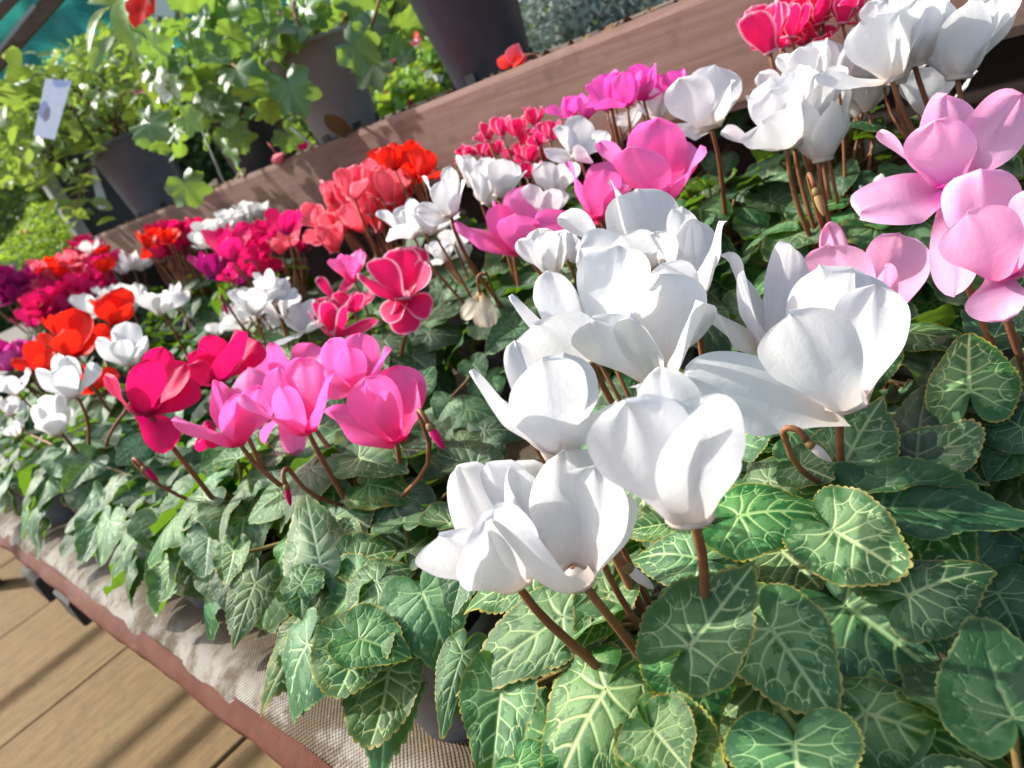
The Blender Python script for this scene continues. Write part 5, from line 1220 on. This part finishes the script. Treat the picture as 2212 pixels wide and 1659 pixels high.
# tables that carry the plants beyond
M_TBL = plain('grey table top', (.12, .11, .10), .8, .3, (.17, .155, .14), 12)
t1 = empty('low_table', (0.9, 4.8, 0), 'low table beyond the end of the bench carrying ferny plants', 'table')
MB().box(-.9, .9, -1.0, 1.4, .72, .76, .004).obj('table_top', M_TBL, t1, False)
for x in (-.8, .8):
    for y in (-.9, 1.3): MB().box(x - .03, x + .03, y - .03, y + .03, 0, .719).obj('leg', M_BACK, t1, False)
t2 = empty('low_table', (2.5, 2.2, 0), 'low table behind the shelf carrying silvery plants and begonias', 'table')
MB().box(-.5, .9, -2.6, 2.2, .70, .74, .004).obj('table_top', M_TBL, t2, False)
for x in (-.4, .8):
    for y in (-2.5, 2.1): MB().box(x - .03, x + .03, y - .03, y + .03, 0, .699).obj('leg', M_BACK, t2, False)
def shrub(name, label, P, z0, r, n, size, mat, group=None, pot=True, w=(.3, .5), zl=-.6, zh=.9, cat='plant'):
    s = empty(name, (P.x, P.y, z0), label, cat, group)
    hp = .12
    if pot: MB().lathe([(.06, .001), (.085, hp), (.09, hp), (.09, hp + .01), (.08, hp), (.001, hp - .01)], 20).obj('pot', M_POTD, s)
    MB().tube([Vector((0, 0, hp * .8)), Vector((.01, .01, (P.z - z0) * .6 + hp * .3)), Vector((0, 0, max(hp, P.z - z0)))], [.01, .008, .004], 6).obj('stem', M_TWIG, s)
    foliage_stuff(s, 'foliage', ell(P, r), n, size, mat, w, zl, zh)
    return s
shrub('ferny_plant', 'bright yellow green ferny plant beyond the left end of the bench', at_d(120, 545, 4.3), .762, (.36, .34, .22), 5200, (.012, .030), MG_FRN)
shrub('ferny_plant', 'small tuft of bright ferny leaves above the larger ferny plant', at_d(92, 470, 4.35), .762, (.10, .10, .08), 700, (.012, .028), MG_FRN)
shrub('dark_shrub', 'dark leafy shrub left of the pale post', at_d(30, 420, 4.9), .762, (.50, .40, .36), 2600, (.03, .07), MG_DK)
shrub('dark_shrub', 'dark leafy shrub between the ferny plant and the pale post', at_d(175, 420, 5.4), .762, (.30, .4, .3), 1800, (.03, .07), MG_DK)
br = empty('broad_leaf_plant', at_d(5, 620, 3.6), 'broad dark green leaf at the left edge above the purple flowers', 'plant')
a, b = at_d(-20, 660, 3.5), at_d(20, 560, 3.45)
leaf_at(br, a, b - a, Vector((-.5, -.7, .5)), (b - a).length, OV[0], MG_BEG, 1.5)
MB().tube([Vector((0, 0, .76 - br.location.z)), a - br.location], .005, 6).obj('stem', M_TWIG, br)
yf = empty('yellow_flower', at_d(55, 505, 4.2), 'single yellow orange daisy among the dark leaves at the left', 'flower')
for i in range(9):
    a = i * .7; dr = Vector((math.cos(a) * .7, math.sin(a) * .3, math.sin(a) * .6)); leaf_at(yf, yf.location.copy(), dr, Vector((-.4, -.8, .3)), .035, OV[i % 4], plain('yellow petal', (.75, .30, .01), .5, .3) if i == 0 else bpy.data.materials['yellow petal'], .8, 'petal')
MB().tube([Vector((0, 0, .77 - yf.location.z)), Vector((0, 0, -.002))], .003, 5).obj('stem', M_TWIG, yf)
for i, (u, v, d, r, lab) in enumerate(((1190, 30, 2.5, .20, 'silvery grey foliage plant just right of the tall dark pot'), (1290, 10, 2.45, .18, 'silvery grey foliage plant above the middle of the longer board'), (1400, -30, 2.4, .2, 'silvery grey foliage plant rising at the top edge'))):
    P = at_d(u, v, d); shrub('silver_shrub', lab, P - Vector((0, 0, .02)), .742, (r, r, r * .75), 1500, (.02, .05), MG_SLV, 'silvery plants behind the shelf', w=(.10, .2), zl=-.2, zh=1.0)
for i, (u, v, d, lab) in enumerate(((850, 195, 2.9, 'red and white flowers seen between the two middle pots'), (920, 125, 3.0, 'red and white flowers seen just left of the tall dark pot'))):
    P = at_d(u, v, d); s = shrub('flowering_begonia', lab, P - Vector((0, 0, .06)), .742, (.17, .17, .12), 700, (.03, .06), MG_FRN, 'begonias on the low table')
    for k in range(26):
        q = P + Vector((U(-.13, .13), U(-.13, .13), U(-.09, .10)))
        for j in range(3): leaf_at(s, q, rdir(), Vector((-.5, -.6, .4)), U(.024, .04), OV[j], PETAL[('red', 'white', 'coral')[k % 3]], 1.7, 'petal')
# hedge, fence, green netting and its timber frame
M_FEN = plain('dark green fence', (.060, .085, .050), .9, .2, (.09, .11, .065), 4)
f1 = empty('fence', (4.9, 4, 0), 'dark fence behind the garden plants on the right', 'fence'); MB().box(-.03, .03, -7, 5.2, 0, 3.0).obj('fence_panel', M_FEN, f1, False)
f2 = empty('fence', (0.5, 9.2, 0), 'dark fence across the far end of the garden', 'fence'); MB().box(-6, 4.36, -.03, .03, 0, 3.0).obj('fence_panel', M_FEN, f2, False)
h1 = empty('hedge', (4.4, 4, 0), 'leafy hedge in front of the right fence', 'hedge'); foliage_stuff(h1, 'foliage', lambda: Vector((4.45 + U(-.38, .3), U(-1.5, 9), U(.1, 2.9))), 15000, (.05, .13), MG_HDG, (.25, .45))
h2 = empty('hedge', (1, 8.7, 0), 'leafy hedge in front of the far fence', 'hedge'); foliage_stuff(h2, 'foliage', lambda: Vector((U(-3, 4.2), 8.7 + U(-.4, .3), U(.1, 2.9))), 11000, (.06, .14), MG_HDG, (.25, .45))
def net_mat():
    k = NT('teal shade netting'); ob = k.coord('Object'); n = k.noise(2.2, 4, .6, ob, 1.5)
    k.base(k.mix(k.smooth(n, .35, .65), (.02, .17, .15), (.04, .27, .23))); k.rough(.6, .3)
    k.translucent((.04, .30, .25), .3, k.bump(n, .6, .08)); return k.m
cs = [at_d(-90, -120, 3.9), at_d(760, -120, 4.3), at_d(700, 60, 4.3), at_d(-90, 200, 3.9)]
V = []; F = []; NX, NY = 36, 10
for j in range(NY + 1):
    for i in range(NX + 1):
        a = i / NX; b = j / NY
        p = (cs[0] * (1 - a) + cs[1] * a) * (1 - b) + (cs[3] * (1 - a) + cs[2] * a) * b
        V.append(p + ray(300, 0).normalized() * (.06 * math.sin(a * 40 + 3 * math.sin(b * 5)) + .04 * math.sin(a * 17 + b * 9)))
for j in range(NY):
    for i in range(NX): F.append((j * (NX + 1) + i, j * (NX + 1) + i + 1, (j + 1) * (NX + 1) + i + 1, (j + 1) * (NX + 1) + i))
net = empty('shade_netting', cs[0], 'wrinkled teal shade netting behind the plants at the top left', 'netting')
o = obj('net_sheet', mesh_np('net_sheet', V, F, net_mat()), net); o.matrix_parent_inverse = Matrix.Translation(-cs[0])
def rail(label, a, b, w, mat):
    c0 = (a + b) / 2; o = MB().tube([a - c0, b - c0], w, 4).obj('timber_rail', mat, None, False); o.location = c0; tag(o, label, 'rail')
rail('brown timber rail crossing the teal netting at the top left', at_d(-70, 205, 3.6), at_d(190, -85, 3.6), .045, M_BEAM)
rail('thin brown rail in the top left corner', at_d(-70, 100, 3.5), at_d(80, -60, 3.5), .028, M_BEAM)
rail('thin white pole beside the brown rail at the top left', at_d(-60, 180, 3.4), at_d(75, 10, 3.4), .010, M_POSTM)
# slatted roof over the far end of the walkway: only its shadow stripes are in the picture
for i, y in enumerate((3.72, 3.98, 4.16, 4.36, 4.58, 4.78, 5.50)):
    w = (.022, .014, .022, .014, .020, .014, .026)[i]
    o = MB().box(-3.0, 2.2, -w, w, -.02, .02).obj('roof_slat', M_BEAM, None, False); o.location = (0, y, CZ + 1.6)
    tag(o, 'roof slat over the far end of the walkway, out of view', 'roof slat', 'roof slats over the walkway')
